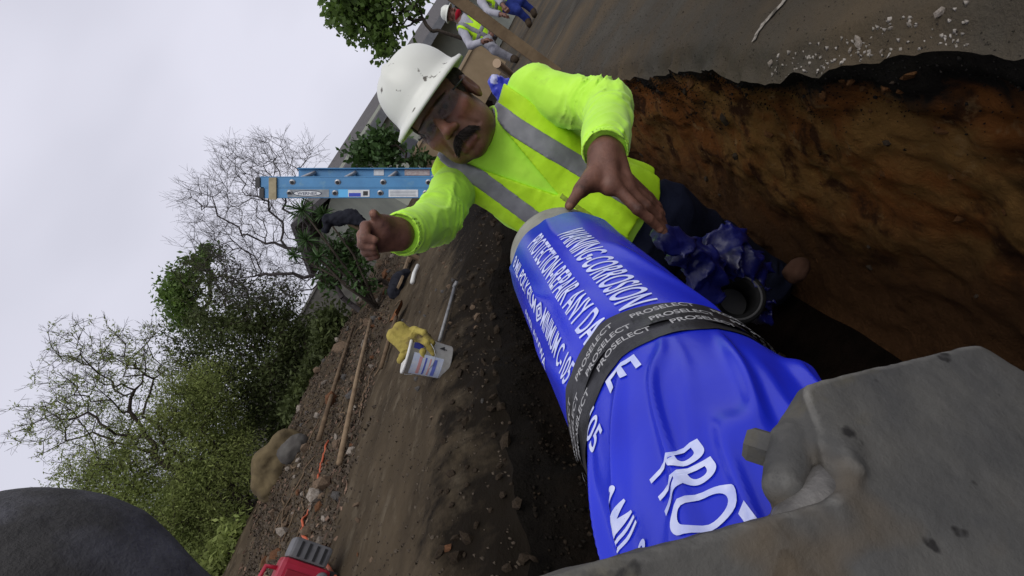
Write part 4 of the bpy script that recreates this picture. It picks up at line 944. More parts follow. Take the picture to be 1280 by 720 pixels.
for u in (1.0, 3.0):
    wd_ = MB().box(HP(u-.2, .47, 1.35), (hd, hn, zz_), (.42, .03, .45)).build('window', fasc, house)
    MB().box(HP(u-.2, .435, 1.35), (hd, hn, zz_), (.36, .01, .39)).build('pane', mat('window_glass', (.03,.035,.045), .12, spec=.6), wd_)
gw_a, gw_b = P(528, 205, 9.0), P(606, 66, 10.4)
gw = thing('garden_wall', (*(gw_a[:2]*.5+gw_b[:2]*.5), 0), 'low tan stucco garden wall between the house and the dirt yard', 'wall')
tanm = mat('tan_stucco', (.30,.225,.140), .9, (.24,.18,.11), 3, 5, .3, 50)
ga, gb = np.array([*gw_a[:2], .33]), np.array([*gw_b[:2], .33]); gd = unit(gb-ga)
MB().box((ga+gb)/2, (gd, np.cross(zz_, gd), zz_), (np.linalg.norm(gb-ga)/2, .10, .35)).build('wall_body', tanm, gw)
MB().box((ga+gb)/2+[0,0,.375], (gd, np.cross(zz_, gd), zz_), (np.linalg.norm(gb-ga)/2+.03, .13, .028), .008).build('coping', mat('tan_coping', (.34,.265,.175), .9), gw)
sh_c = PT(285, 712, 13); shed = thing('shed', sh_c, 'small dull brown shed under the feathery tree', 'shed')
sv = unit(np.array([*(sh_c-CAM)[:2], 0])); sx_ = np.cross(sv, zz_)
MB().box(sh_c+[0,0,.7], (sx_, sv, zz_), (1.2, .9, .9)).build('wall', mat('shed_wall', (.10,.085,.062), .9, (.07,.06,.045), 4, 4), shed)
MB().box(sh_c+[0,0,1.66], (sx_, sv, zz_), (1.35, 1.05, .05)).build('roof', roofm, shed); MB().box(sh_c+[0,0,.55]-sv*.91, (sx_, sv, zz_), (.35, .02, .65)).build('door', mat('shed_door', (.05,.05,.05), .8), shed)
fa, fb2 = PT(430, 420, 14), PT(150, 800, 12)
bw = thing('block_wall', fa*.5+fb2*.5, 'long grey block wall behind the trees at the back of the yard', 'wall'); bd = unit(np.array([*(fb2-fa)[:2], 0])); nb_ = 46; Lw = np.linalg.norm(fb2-fa)+6
cm = mat('block_grey', (.14,.135,.12), .92, (.10,.095,.085), 5, 5, .3, 40); bme = None
MB().box(fa*.5+fb2*.5+[0,0,.55]-bd*0, (bd, np.cross(zz_, bd), zz_), (Lw/2, .075, .62)).build('wall_body', cm, bw)
MB().box(fa*.5+fb2*.5+[0,0,1.20], (bd, np.cross(zz_, bd), zz_), (Lw/2+.02, .11, .03), .008).build('cap', mat('cap_grey', (.17,.165,.15), .9), bw)

# ------------------------------------------------------------------ blue ladder, foot in the trench, leaning over the left lip
def LPt(x, y=228, Z=3.5): return P(x, y, Z)
lt, lb = LPt(325), LPt(540); ld = unit(lt-lb); foot = lb - ld*((lb[2]-FLOOR-.01)/ld[2])
nv = RW @ [0,1,0]; nv = unit(nv - ld*np.dot(nv, ld)); vv = unit(lb-CAM); vv = unit(vv - ld*np.dot(vv, ld) - nv*np.dot(vv, nv)); rd = unit(vv - nv*.39)
ladder = thing('ladder', foot, 'blue fibreglass extension ladder leaning out of the trench behind the worker', 'ladder')
lblue = mat('blue_fibreglass', (.055,.215,.42), .45, (.045,.18,.36), 8, 4, .1, 60, col3=(.10,.24,.36), scale3=14, lo3=.6, hi3=.75); alum = mat('aluminium', (.45,.46,.47), .4, (.33,.34,.35), 30, 4, metal=.6); blk = mat('black_plastic', (.012,.012,.013), .5)
def along(x): return np.linalg.norm(lt-foot) - (x-325)/57*.305
def rail(off_n, depth, t0, t1):
    c0 = foot + nv*off_n + rd*depth; a, b = c0 + ld*t0, c0 + ld*t1; mb = MB()
    mb.bar(a, b, .064, .005, nv); s_ = 1 if depth < .1 else -1
    for k in (-1, 1): mb.bar(a + nv*k*.0315 + rd*s_*.014, b + nv*k*.0315 + rd*s_*.014, .006, .030, nv)
    return mb.build('rail', lblue, ladder)
secs = ((.0727, 0.0, along(330)), (0.0, 0.25, along(325)))
for off, t0, t1 in secs:
    rail(off, 0.0, t0, t1); rail(off, .42, t0, t1 - (.10 if off == 0 else .0))
    k = 0
    while True:
        t = t1 - (.335 if off else .38) - k*.305 + .16; k += 1
        if t < t0+.12: break
        a = foot + nv*off + ld*t; rg_ = MB().tube([a - rd*.010, a + rd*.43], .0155, 12, False).build('rung', alum, ladder, True)
        Vf, Ff = lathe([(.0125, -.009), (.021, -.006), (.022, -.003), (.0125, -.001)], a, rd, 16); obj('flare', Vf, Ff, alum, rg_)
        Vf, Ff = lathe([(.0001, -.0085), (.0128, -.0085)], a, rd, 12); obj('hole', Vf, Ff, blk, rg_)
    tt_ = foot + nv*off + ld*t1; MB().box(tt_ + ld*.012 + rd*.012, (nv, rd, ld), (.035, .022, .018), .006).build('end_cap', blk, ladder)
    MB().box(foot + nv*off + ld*max(t0, .03) + rd*.012, (nv, rd, ld), (.036, .03, .03), .006).build('shoe', blk, ladder)
    MB().box(foot + nv*off + ld*max(t0, .03) + rd*.412, (nv, rd, ld), (.036, .03, .03), .006).build('shoe', blk, ladder)
MB().box(foot + ld*along(342) + nv*.040 - rd*.010, (nv, rd, ld), (.074, .008, .026), .004).build('guide_bracket', mat('bracket_tan', (.36,.31,.20), .8, (.26,.22,.14), 20, 4), ladder)
def sticker(x0, x1, off, hw, m, dep=-.0045, name='sticker'):
    a = foot + ld*along((x0+x1)/2) + nv*off + rd*dep; return MB().box(a, (nv, rd, ld), (hw, .0006, abs(along(x1)-along(x0))/2)).build(name, m, ladder)
lw = mat('label_white', (.62,.64,.64), .6, (.50,.52,.54), 30, 3); lg = mat('label_grey', (.26,.29,.30), .7, (.18,.20,.22), 20, 3); lb_ = mat('label_blue', (.02,.05,.38), .6); lr_ = mat('label_rust', (.33,.25,.24), .7, (.42,.38,.36), 60, 2)
sticker(360, 412, .0727, .026, lg); sticker(424, 436, .0727, .026, mat('label_cyan', (.10,.40,.70), .6)); sticker(436, 463, .0727, .024, lw, -.0050); sticker(437, 452, .082, .012, lb_, -.0056); sticker(455, 461, .0727, .015, blk, -.0056)
sticker(487, 524, .0727, .025, lw); 
for q in range(4): sticker(489, 521, .0727-.015+.010*q, .0018, lg, -.0052, 'print_line')
fo = foot + nv*.0 + rd*.42
def sticker2(x0, x1, hw, m, dep=-.006):
    a = fo + ld*along((x0+x1)/2) - nv*.006 + rd*dep; return MB().box(a, (nv, rd, ld), (hw, .0006, abs(along(x1)-along(x0))/2)).build('sticker', m, ladder)
sticker2(449, 463, .026, lw); sticker2(492, 527, .026, lr_)
# oval maker's plate with its lettering
def oval(rx, ry, dep, m, name):
    c = foot + ld*along(385) + nv*.0727 + rd*dep; n = 32; V_ = [c] + [c - ld*rx*math.cos(2*math.pi*k/n) + nv*ry*math.sin(2*math.pi*k/n) for k in range(n)]
    return obj(name, V_, [(0, k+1, (k+1)%n+1) for k in range(n)], m, ladder, False)
oval(.098, .021, -.0056, mat('plate_dark', (.02,.03,.06), .6), 'plate'); oval(.090, .016, -.0062, lw, 'plate')
Vt, Ft = font_mesh('WERNER', 2); W = Vt[:,0].max(); c = foot + ld*along(385) + nv*.0727 - rd*.0068
obj('lettering', [c - ld*((v[0]/W-.5)*.135) + nv*(-(v[1]-.35)*.026) for v in Vt], Ft, mat('plate_ink', (.02,.03,.07), .6), ladder, False)
# ------------------------------------------------------------------ small things on the bank
R3 = lambda a, b: np.linalg.norm(np.asarray(a)-np.asarray(b))
# paint bucket
bb = G(563, 455, gz(-.98, 1.95)) ; bb[2] = gz(bb[0], bb[1]) - .012
bup = unit(RW @ [-.955, -.27, -.24]); bx_ = unit(np.cross(bup, CAM-bb)); by_ = np.cross(bx_, bup); 
if np.dot(by_, CAM-bb) < 0: by_ = -by_
bucket = thing('bucket', bb, 'small white plastic bucket with blue label, yellow glove over its rim', 'bucket')
bw_m = mat('bucket_white', (.68,.68,.66), .5, (.52,.51,.48), 14, 5, .05, 30)
BH, BR0, BR1 = .195, .074, .085
Vq, Fq = lathe([(.0, 0), (BR0-.004, 0), (BR0, .004), (BR1, BH-.012), (BR1+.005, BH-.012), (BR1+.006, BH-.004), (BR1+.003, BH), (BR1-.004, BH), (BR1-.008, BH-.02), (BR0-.004, .01), (0, .008)], bb, bup, 40); obj('pail', Vq, Fq, bw_m, bucket)
def bucket_patch(a0, a1, h0, h1, m, name, off=.0008):
    n = 14; Vx = []
    for i in range(n+1):
        a = a0 + (a1-a0)*i/n; dr = math.cos(a)*by_ + math.sin(a)*bx_
        for h in (h0, h1): Vx.append(bb + bup*h + dr*(BR0 + (BR1-BR0)*h/BH + off))
    return obj(name, Vx, [(2*i, 2*i+2, 2*i+3, 2*i+1) for i in range(n)], m, bucket)
sgn = 1 if np.dot(bx_, RW @ [0,1,0]) > 0 else -1
bucket_patch(sgn*-.15, sgn*1.25, .035, BH-.03, mat('label_pale', (.34,.40,.55), .6, (.45,.47,.52), 40, 3), 'label')
for q, (h0, h1, c) in enumerate(((.125,.138,(.45,.22,.22)), (.105,.112,(.06,.08,.35)), (.085,.092,(.45,.25,.25)), (.06,.075,(.10,.13,.42)))): bucket_patch(sgn*0.0, sgn*1.1, h0, h1, mat('label_ink_%d' % q, c, .6), 'print_line', .0014)
bucket_patch(sgn*-1.2, sgn*-.35, BH-.062, BH-.022, mat('label_navy', (.015,.02,.16), .5), 'label', .0010)
Vt, Ft = font_mesh('4', 1.0); obj('lettering', [bb + bup*(.030+v[1]*.045) + (math.cos(a_)*by_+math.sin(a_)*bx_)*(BR0+.0115*(.03+v[1]*.045)/BH*.9+.0018) for v in Vt for a_ in [sgn*(-.95+v[0]*.62)]], Ft, blk, bucket, False)
MB().tube([bb + bup*(BH-.02) + (math.cos(a_)*by_+math.sin(a_)*bx_)*(BR1+.006) + by_*.03*math.sin((a_)*1.0) - bup*.10*math.sin((a_+1.4)/2.8*math.pi) for a_ in np.linspace(-1.4, 1.4, 13)], .0018, 6).build('handle', alum, bucket, True)
# yellow glove draped on the rim
gl = Field(bb-.25, bb+.3, .003); gz0 = 2.10; bZ = float(np.dot(bb-CAM, f_))-.06
gp = lambda x, y, dz=0: P(x, y, bZ+dz)
gl.cap(gp(492,420), gp(506,432), .030, .032, .012); gl.cap(gp(500,410), gp(514,424), .028, .030, .012); gl.ell(gp(514,428), (.048,.036,.042), None, .02)
for a, b, c_ in (((516,412),(530,416),(540,428)), ((520,420),(534,428),(541,441)), ((516,430),(528,440),(531,452)), ((508,436),(516,448),(520,458))):
    gl.cap(gp(*a), gp(*b,-.035), .0155, .0145, .006); gl.cap(gp(*b,-.035), gp(*c_,-.025), .0145, .0125, .004)
gl.cap(gp(508,440), gp(500,450,-.02), .016, .013, .006)
gl.cap(gp(503,420,-.045), gp(513,414,-.05), .016, .02, .01, 's'); gl.near(lambda p: .003*fbm(p*26, 3) - .004*np.maximum(0, 1-np.abs(fbm(p*18+9, 2))*3)**2, .02)
Vq, Fq = gl.mesh(); tag(obj('glove', Vq, Fq, mat('yellow_leather', (.40,.33,.085), .85, (.28,.22,.06), 16, 6, .5, 90, col3=(.12,.09,.05), scale3=14, lo3=.52, hi3=.66)), 'crumpled yellow leather work glove lying over the white bucket', 'glove')
# long wrench on the ground next to the bucket
wa, wb = G(574, 358), G(554, 428); wa[2] = gz(wa[0], wa[1])+.02; wb[2] = gz(wb[0], wb[1])+.02
wr = thing('wrench', wa*.5+wb*.5, 'long grey steel wrench lying on the dirt behind the bucket', 'wrench'); wd = unit(wb-wa)
MB().tube([wa+wd*.03, wa*.6+wb*.4, wb], [.009, .0085, .010], 10).build('handle', mat('dull_steel', (.22,.22,.22), .5, (.14,.14,.14), 30, 4, metal=.3), wr, True)
Vq, Fq = lathe([(.010,-.008), (.020,-.008), (.020,.008), (.010,.008), (.010,-.008)], wa, (0,0,1), 18); obj('ring_end', Vq, Fq, MATS['dull_steel'], wr)
wood = mat('worn_wood', (.17,.12,.075), .85, (.10,.07,.045), 10, 5, .4, 40, stretch=(1,1,.3)); woodp = mat('pale_wood', (.26,.19,.12), .85, (.17,.12,.075), 8, 5, .4, 40)
# shovel on the rubble
def drop(p, dz): p = np.array(p, float); p[2] = gz(p[0], p[1]) + dz; return p
sa, sb = P(482, 374, 5.0), P(481, 462, 4.1); sh = thing('shovel', drop(sa*.5+sb*.5, 0), 'rusty round shovel with wooden handle lying on the edge of the rubble', 'shovel')
sa, sb = drop(sa, .06), drop(sb, .03); sd_ = unit(sb-sa)
MB().tube([sa+sd_*.22, sa*.5+sb*.5+[0,0,.004], sb], [.019, .018, .017], 8).build('handle', wood, sh, True)
sx2 = unit(np.cross(sd_, zz_)); sn = np.cross(sx2, sd_); Vx, Fx = [], []
for i in range(11):
    t = i/10; hw = .115*math.sin(math.pi*min(1, .12+t*.62))**.6*(1-.15*t) if t < .98 else .05
    for j in range(7): u = (j/3-1); Vx.append(sa + sd_*(.26*(t)-.02) + sx2*u*hw + sn*(.035*u*u - .02 + .02*t))
for i in range(10):
    for j in range(6): Fx.append((i*7+j, i*7+j+1, (i+1)*7+j+1, (i+1)*7+j))
nb0 = len(Vx); Vx += [v - sn*.004 for v in Vx]; Fx += [tuple(reversed([k+nb0 for k in f])) for f in Fx[:60]]
obj('blade', Vx, Fx, mat('rust', (.20,.085,.035), .8, (.11,.05,.025), 14, 5, .4, 60), sh)
# poles and boards along the rubble
def pole(name, a, b, r, m, label, cat='pole', flat=None, da=.03, db=.03, fix=True, group=None):
    a, b = (drop(a, da), drop(b, db)) if fix else (a, b); t = (a+b)/2
    mb = MB(); 
    if flat: mb.bar(a, b, flat[0], flat[1], sx2, .004)
    else: mb.tube([a, t + [0,0,.01], b], [r*.95, r, r*1.05], 10)
    o = mb.build(name, m, None, not flat); return tag(o, label, cat, group)
pole('wooden_pole', P(430,402,6.8), P(400,550,4.3), .02, wood, 'thin reddish pole propped along the top of the rubble', da=.06, db=.10)
pole('wooden_pole', P(469,402,6.2), P(431,582,3.45), .019, woodp, 'long tan pole lying along the rubble beside the packed dirt', da=.05, db=.05)
pole('board', P(505,300,7.5), P(488,352,6.0), 0, woodp, 'pale board lying flat among rubble near the worker\'s sleeve', 'board', (.10,.03), .05, .06)
pole('board', P(517,262,8.0), P(500,318,6.6), 0, wood, 'weathered brown board lying beside the ladder', 'board', (.09,.03), .05, .06)
pole('plastic_tube', P(507,324,5.6), P(497,344,5.3), .022, mat('pvc_white', (.62,.62,.58), .5), 'short white plastic tube lying on the rubble', 'tube')
# tan boulder
def blob(name, caps, h, m, label, cat, noise_=(.02,6), lo=None, hi=None, cut=None, group=None):
    q = np.array([c[0] for c in caps] + [c[1] for c in caps]); R_ = max(max(c[2], c[3]) for c in caps); f_b = Field(q.min(0)-R_-.06, q.max(0)+R_+.06, h)
    for a, b, r1, r2 in caps: f_b.cap(a, b, r1, r2, R_*.5)
    f_b.near(lambda p: noise_[0]*fbm(p*noise_[1], 4) + noise_[0]*.5*np.abs(fbm(p*noise_[1]*2.1+3, 2)), R_*.6)
    Vx, Fx = f_b.mesh(); return tag(obj(name, Vx, Fx, m), label, cat, group)
sand = mat('sandstone', (.14,.108,.058), .92, (.075,.058,.034), 5, 6, .5, 30)
c1, c2, c3 = drop(P(352,618,5.3), .12), drop(P(350,580,5.3), .22), drop(P(372,553,5.3), .14)
blob('boulder', [(c1, c2, .07, .10), (c2, c3, .10, .10), (c1-[0,0,.1], c3-[0,0,.1], .11, .11)], .012, sand, 'large rounded tan boulder at the back of the rubble under the trees', 'boulder', (.06,3.6))
blob('boulder', [(drop(P(385,575,5.0), .06), drop(P(392,562,5.0), .08), .10, .09)], .012, mat('grey_rock', (.10,.095,.085), .9, (.06,.055,.05), 6, 5, .4, 30), 'smaller grey rock beside the large tan boulder', 'boulder', (.03,8))
# red generator
gc = G(396, 738, .05); gc[2] = gz(gc[0], gc[1]); GS = .66
gen = thing('generator', gc, 'red portable generator with grey side housing at the rubble\'s end', 'generator')
gv = unit(np.array([*(CAM-gc)[:2], 0])); gx = np.cross(zz_, gv)        # gx: to the viewer's right
red = mat('red_paint', (.36,.012,.035), .35, (.28,.010,.028), 6, 3, .05, 30, spec=.5); gry = mat('grey_housing', (.13,.13,.135), .55, (.09,.09,.095), 10, 4)
gO = gc
MB().box(gO+zz_*.20-gx*.05, (gx, gv, zz_), (.17, .14, .155), .03).build('body', red, gen)
MB().box(gO+zz_*.24-gx*.05+gv*.142, (gx, gv, zz_), (.11, .006, .07), .005).build('panel', mat('red_dark', (.22,.01,.02), .4), gen)
MB().box(gO+zz_*.26-gx*.0+gv*.149, (gx, gv, zz_), (.022, .003, .022)).build('sticker', lw, gen)
MB().box(gO+zz_*.21+gx*.18, (gx, gv, zz_), (.06, .12, .125), .02).build('side_housing', gry, gen)
for k in range(4): MB().box(gO+zz_*(.13+.05*k)+gx*.18+gv*.122, (gx, gv, zz_), (.045, .004, .008)).build('vent_slat', blk, gen)
MB().tube([gO+zz_*.34-gx*.17, gO+zz_*.42-gx*.16, gO+zz_*.43-gx*.06, gO+zz_*.42+gx*.04, gO+zz_*.34+gx*.05], .014, 10).build('handle', red, gen, True)
Vq, Fq = lathe([(.0001,.03), (.03,.03), (.038,.022), (.040,.0)], gO+zz_*.09+gx*.06+gv*.142, gv, 28); obj('recoil_cover', Vq, Fq, gry, gen)
Vq, Fq = lathe([(.0001,.034), (.008,.034), (.010,.028)], gO+zz_*.09+gx*.06+gv*.142, gv, 20); obj('recoil_grip', Vq, Fq, blk, gen)
for k in (-1, 1): MB().box(gO+zz_*.025+gx*.12*k-gx*.03, (gx, gv, zz_), (.03, .12, .028), .006).build('foot', blk, gen)
gen.scale = (GS,)*3
hp = [gc+gv*.11+gx*.06+zz_*.02] + [drop(P(x, y, Z), .012) for x, y, Z in ((398,676,3.4), (396,650,3.6), (402,625,3.7), (406,600,3.9), (402,580,4.2), (411,550,4.4))]
for _ in range(3): hp = [hp[0]] + [v for a, b in zip(hp[:-1], hp[1:]) for v in (a*.75+b*.25, a*.25+b*.75)] + [hp[-1]]
hpts = []
for i in range(len(hp)-1):
    for t in np.linspace(0, 1, 4)[:-1]: q = hp[i]*(1-t)+hp[i+1]*t; q[2] = gz(q[0], q[1])+.016; hpts.append(q)
tag(MB().tube(hpts, .0085, 8).build('extension_cord', mat('orange_cord', (.42,.085,.030), .55), None, True), 'orange extension cord snaking over rubble from the red generator', 'cord')
# black jacket on a post, dark cloth on the rubble
jc = P(432, 276, 6.2); jb = drop(jc + [0,0,0], 0)
tag(MB().bar(jb-[0,0,.05], jc+[0,0,.03], .05, .05, gx, .004).build('wooden_post', wood), 'short wooden post with a black jacket hung on top', 'post')
blob('jacket', [(P(412,275,6.2), P(440,270,6.15), .08, .09), (P(440,270,6.15), P(458,282,6.1), .09, .05), (P(412,275,6.2), P(408,288,6.2), .07, .05)], .012, mat('black_cloth', (.012,.013,.018), .9, (.022,.023,.030), 10, 4, .5, 50), 'bunched black jacket hung on the short wooden post', 'jacket', (.035,11))
blob('cloth_heap', [(drop(P(462,332,6.2), .05), drop(P(455,345,6.0), .06), .10, .09), (drop(P(462,332,6.2), .05), drop(P(474,325,6.3), .04), .09, .06)], .012, MATS['black_cloth'], 'dark cloth heap dropped on the rubble behind the fist', 'cloth', (.03,11))
# wooden stake and handle behind the man
st = G(697, 93); tag(MB().bar((st[0], st[1], -.1), P(556,-12,3.30), .072, .038, (1,0,0), .004).build('wooden_stake', mat('stake_wood', (.16,.115,.068), .85, (.10,.07,.042), 8, 5, .4, 40)), 'tall grey brown wooden stake standing on the pavement edge', 'stake')
ha, hb = P(621, 79, 2.6), G(668, 118, 0.0); tag(MB().tube([ha, ha*.5+hb*.5, drop(hb, .01)], [.022,.020,.020], 12).build('tool_handle', mat('handle_tan', (.42,.30,.19), .6, (.34,.24,.15), 9, 4)), 'round tan tool handle sticking up behind the worker\'s shoulder', 'handle')
bc = P(604, 97, 4.2); bcg = drop(bc, 0)
blob('plastic_bundle', [(bcg+[-.1,0,.10], bcg+[.10,.05,.12], .10, .11), (bcg+[.0,0,.16], bcg+[.02,0,.30], .10, .07)], .012, mat('blue_white_plastic', (.02,.035,.40), .35, (.40,.42,.60), 9, 3, lo=.52, hi=.62), 'bundle of blue and white plastic on the dirt behind the worker', 'bundle', (.03,12))
# loose blue wrap over the buried pipe end, and a stone, deep in the trench
pc = P(922, 372, 1.22); pd = unit(RW @ [-.25, -.15, -.95])
wz = thing('pipe_stub', pc, 'dark pipe end in crumpled blue plastic lying deep in the trench', 'pipe')
Vq, Fq = lathe([(.038, -.20), (.040, .0), (.046, .004), (.058, .004), (.062, .0), (.064, -.03), (.064, -.35)], pc, pd, 40); obj('pipe_end', Vq, Fq, mat('black_iron', (.006,.006,.006), .85, (.012,.012,.012), 20, 4), wz)
Vq, Fq = lathe([(.0001, -.12), (.040, -.12)], pc, pd, 24); obj('bore', Vq, Fq, blk, wz)
Vq, Fq = lathe([(.049,.0045), (.0515,.0075), (.054,.0045)], pc, pd, 40); obj('rim', Vq, Fq, mat('dull_grey', (.055,.055,.055), .8), wz)
fw = Field(pc-.32, pc+.32, .0045)
for a, b, r1, r2 in ((P(900,330,1.20), P(880,355,1.17), .036, .040), (P(850,320,1.10), P(885,340,1.15), .018, .036), (P(835,300,1.02), P(850,322,1.10), .014, .026), (P(905,310,1.24), P(930,335,1.25), .04, .035), (P(940,345,1.27), P(950,385,1.26), .03, .025), (P(890,375,1.2), P(900,395,1.22), .03, .028)): fw.cap(a, b, r1, r2, .02)
fw.cap(pc - pd*.1, pc + pd*.1, .067, .067, .01, 's')
fw.near(lambda p: .012 - .030*np.maximum(0, 1-np.abs(fbm(p*11, 2))*2.6)**1.6 - .014*np.maximum(0, 1-np.abs(fbm(p*24+4, 2))*2.6)**1.6, .03); Vq, Fq = fw.mesh(); obj('crumpled_wrap', Vq, Fq, mat('shaded_blue_plastic', (.003,.005,.075), .4, (.002,.003,.035), 9, 4, .3, 40, col3=(.010,.008,.010), scale3=7, lo3=.5, hi3=.62), wz)  # same blue film, its colour darkened to carry the shade of the deep trench
sp_ = P(997, 337, 1.40); blob('stone', [(sp_+[-.01,0,0], sp_+[.012,.005,0], .028, .024)], .006, mat('pink_stone', (.06,.032,.022), .9, (.04,.02,.013), 14, 4, .3, 40), 'fist sized pinkish stone stuck low in the clay trench wall', 'stone', (.012,22))

# ------------------------------------------------------------------ two workers farther back
def bgperson(J, label, shirt, pants, vest=True, hat=True, h=.012):
    lo, hi = bounds(J, .2); root = thing('person', (J['pelvis'][0], J['pelvis'][1], 0), label, 'person', None)
    J['tA'] = frame(J['neck']-J['pelvis'], J['hA'][1]); x = (J['shL']-J['shR']); x = unit(x - J['tA'][2]*np.dot(x, J['tA'][2])); y = np.cross(J['tA'][2], x); J['tA'] = np.array([x, y if np.dot(y, J['hA'][1]) > 0 else -y, J['tA'][2]])
    f1 = Field(lo, hi, .009); head_field(f1, J); torso(f1, J, -.015); legs(f1, J, -.012)
    for s in 'LR':
        arm(f1, J, s, -.004); d = unit(J['wr'+s]-J['el'+s]); sd2 = unit(np.cross(d, [.3,.5,.8])); f1.cap(J['wr'+s], J['wr'+s]+d*.09, .03, .034, .02)
        for q in range(4): a = J['wr'+s]+d*.09+sd2*(q-1.5)*.02; f1.cap(a, a+d*.05, .011, .010, .006); f1.cap(a+d*.05, a+d*.075+np.cross(d, sd2)*.03, .010, .008, .006)
        f1.cap(J['wr'+s]+d*.04+sd2*.02, J['wr'+s]+d*.08+sd2*.055, .013, .010, .008)
    Vx, Fx = f1.mesh(); obj('body', Vx, Fx, skin_m, root, attr=np.ones((len(Vx), 3)))
    f2 = Field(lo, hi, h); torso(f2, J, .004, False)
    for s in 'LR': arm(f2, J, s, .006, .95, (.060,.050,.040))
    f2.near(folds(.012, 9, 2), .03); Vx, Fx = f2.mesh(); obj('shirt', Vx, Fx, shirt, root)
    if vest:
        f3 = Field(lo, hi, h); torso(f3, J, .022, False); f3.ell(J['pelvis']+J['tA'][2]*.05, (.19,.15,.12), J['tA'], .05); f3.near(folds(.012, 8, 5), .03)
        sl, p = f3.sub(lo, hi); q = (p-J['pelvis']) @ J['tA'].T; L_ = np.linalg.norm(J['neck']-J['pelvis'])
        f3.d = np.maximum(f3.d, np.where(q[...,2] > .2, np.abs(q[...,0])-.15, -.05)).astype(np.float32); f3.d = np.maximum(f3.d, np.minimum(q[...,2]-(L_-.2)-np.abs(q[...,0])*2.3, q[...,1]+.02)).astype(np.float32)
        Vx, Fx = f3.mesh(); ve = obj('vest', Vx, Fx, vest_m, root); bd_ = f3.d - .006
        for s in (-1, 1): f3.d = np.maximum(bd_, np.abs(q[...,0]-s*.09)-.03).astype(np.float32); Vx, Fx = f3.mesh(); obj('reflective_strip', Vx, Fx, strip_m, ve)
        f3.d = np.maximum(bd_, np.abs(q[...,2]-.12)-.03).astype(np.float32); Vx, Fx = f3.mesh(); obj('reflective_strip', Vx, Fx, strip_m, ve)
    f4 = Field(lo, hi, h); legs(f4, J, .008); f4.ell(J['pelvis'], (.17,.13,.12), J['tA'], .05); f4.near(folds(.014, 8, 7), .03); Vx, Fx = f4.mesh(); obj('trousers', Vx, Fx, pants, root)
    for s in 'LR':
        f5 = Field(np.minimum(J['an'+s], J['to'+s])-.1, np.maximum(J['an'+s], J['to'+s])+.1, h); f5.cap(J['an'+s]+[0,0,.02], J['to'+s], .055, .048, .03); Vx, Fx = f5.mesh(); obj('boot', Vx, Fx, boot_m, root)
    hard_hat(J, root); return root
grey_shirt = mat('pale_grey_shirt', (.36,.36,.40), .9, (.28,.28,.32), 8, 4, .3, 60); grey_pants = mat('pale_grey_trousers', (.30,.30,.33), .9, (.22,.22,.25), 8, 4, .3, 60); jean2 = mat('blue_denim', (.020,.032,.16), .9, (.028,.045,.20), 7, 4, .3, 60)
Z0 = 7.6; q = lambda x, y, dz=0: P(x, y, Z0+dz)
K = dict(hs=1.05, head=q(565,18), neck=q(577,26), pelvis=q(612,44,.05), shL=q(588,15,-.05), shR=q(579,38,-.05), elL=q(606,20,-.2), wrL=q(612,34,-.35), elR=q(588,57,-.15), wrR=q(604,52,-.35),
         hipL=q(613,38,.05), hipR=q(608,50,.05), knL=q(626,38,-.35), knR=q(618,62,-.3), anL=q(640,50,-.2), anR=q(636,70,-.2))
for s in 'LR': K['an'+s][2] = gz(K['an'+s][0], K['an'+s][1])+.06; K['to'+s] = K['an'+s] + [0,-.14,-.02]
K['hA'] = frame(RW @ [-.95,-.30,.0], RW @ [.25,-.15,-.9]); K['hA'] = np.array([-K['hA'][0], K['hA'][1], K['hA'][2]])
w2 = bgperson(K, 'crouching worker in grey clothes, yellow vest and white helmet beside the wooden stake', grey_shirt, grey_pants)
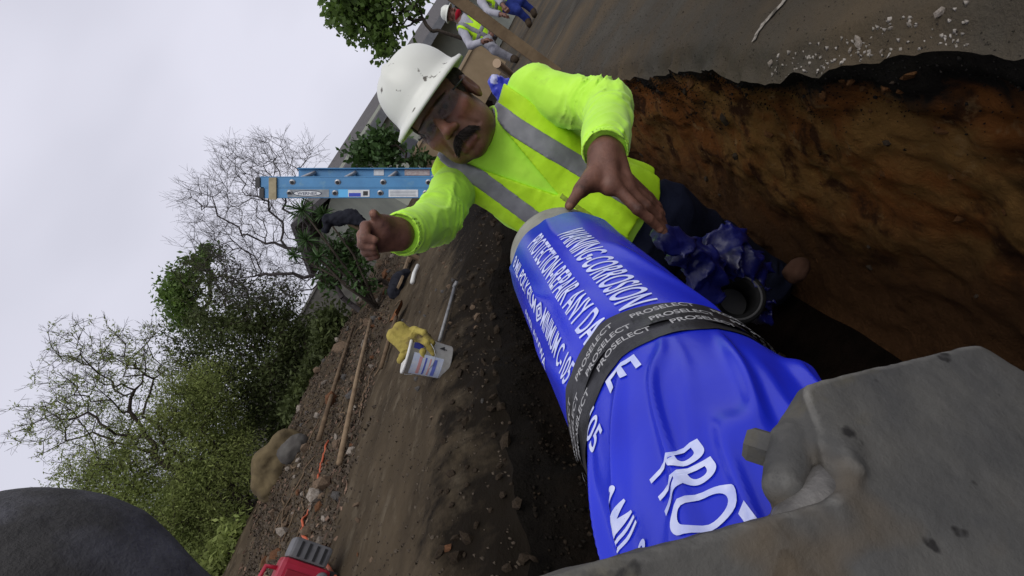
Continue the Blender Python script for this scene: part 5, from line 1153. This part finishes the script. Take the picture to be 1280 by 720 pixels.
fb3 = Field(H(K,0,.04,-.1)-.16, H(K,0,.04,-.1)+.16, .009); fb3.ell(H(K,0,.012,-.085), (.082,.095,.05), K['hA'], .01); Vx, Fx = fb3.mesh(); obj('bandana', Vx, Fx, mat('red_cloth', (.30,.012,.025), .9), w2)
Z0 = 8.6
K2 = dict(hs=1.0, head=q(592,-24), neck=q(600,-12), pelvis=q(634,2), shL=q(606,-20), shR=q(602,2), elL=q(616,-8,-.2), wrL=q(628,6,-.3), elR=q(610,14,-.15), wrR=q(626,18,-.3),
          hipL=q(636,-4), hipR=q(634,8), knL=q(652,2,-.1), knR=q(648,14,-.1), anL=q(667,14), anR=q(662,27))
for s in 'LR': K2['an'+s][2] = gz(K2['an'+s][0], K2['an'+s][1])+.07; K2['to'+s] = K2['an'+s] + [-.06,-.13,-.03]
K2['hA'] = frame(RW @ [-.9,-.4,-.1], RW @ [.1,.5,-.8]); K2['hA'] = np.array([-K2['hA'][0], K2['hA'][1], K2['hA'][2]])
bgperson(K2, 'standing worker in blue jeans and yellow vest bending over beside the crouching worker', grey_shirt, jean2)

n = 5200; yy = 1.3 + 8.5*rng.random(n)**1.4; xx = -2.15 - 2.6*rng.random(n) - .09*np.maximum(0, yy-2); cc = np.stack([xx, yy, left_z(xx, yy)+.012], -1)
Vl, Fl = leaves(cc, .05, .5, rng); Vl[:,2] = np.repeat(cc[:,2], 4) + (Vl[:,2]-np.repeat(cc[:,2], 4))*.35; cl = np.repeat(rng.uniform(.5, 1.5, n), 4)
lt_ = obj('leaf_litter', Vl, Fl, mat('dry_leaf', (.15,.10,.07), .9, (.09,.055,.04), 5, 3, attr='tint'), ground, smooth=False, attr=np.stack([cl]*3, -1)); lt_['kind'] = 'stuff'
for k in range(60):
    y = 1.8 + 6*rng.random(); x = -2.2 - 1.6*rng.random(); an = rng.normal(1.57, .5); l = rng.uniform(.15, .5); pts_ = []
    for t in np.linspace(-.5, .5, 6): qx, qy = x+math.cos(an)*l*t+.02*math.sin(t*9+k), y+math.sin(an)*l*t; pts_.append((qx, qy, gz(qx, qy)+.012))
    MB().tube(pts_, [.006,.007,.007,.006,.005,.003], 5).build('stick', wood, ground, True)
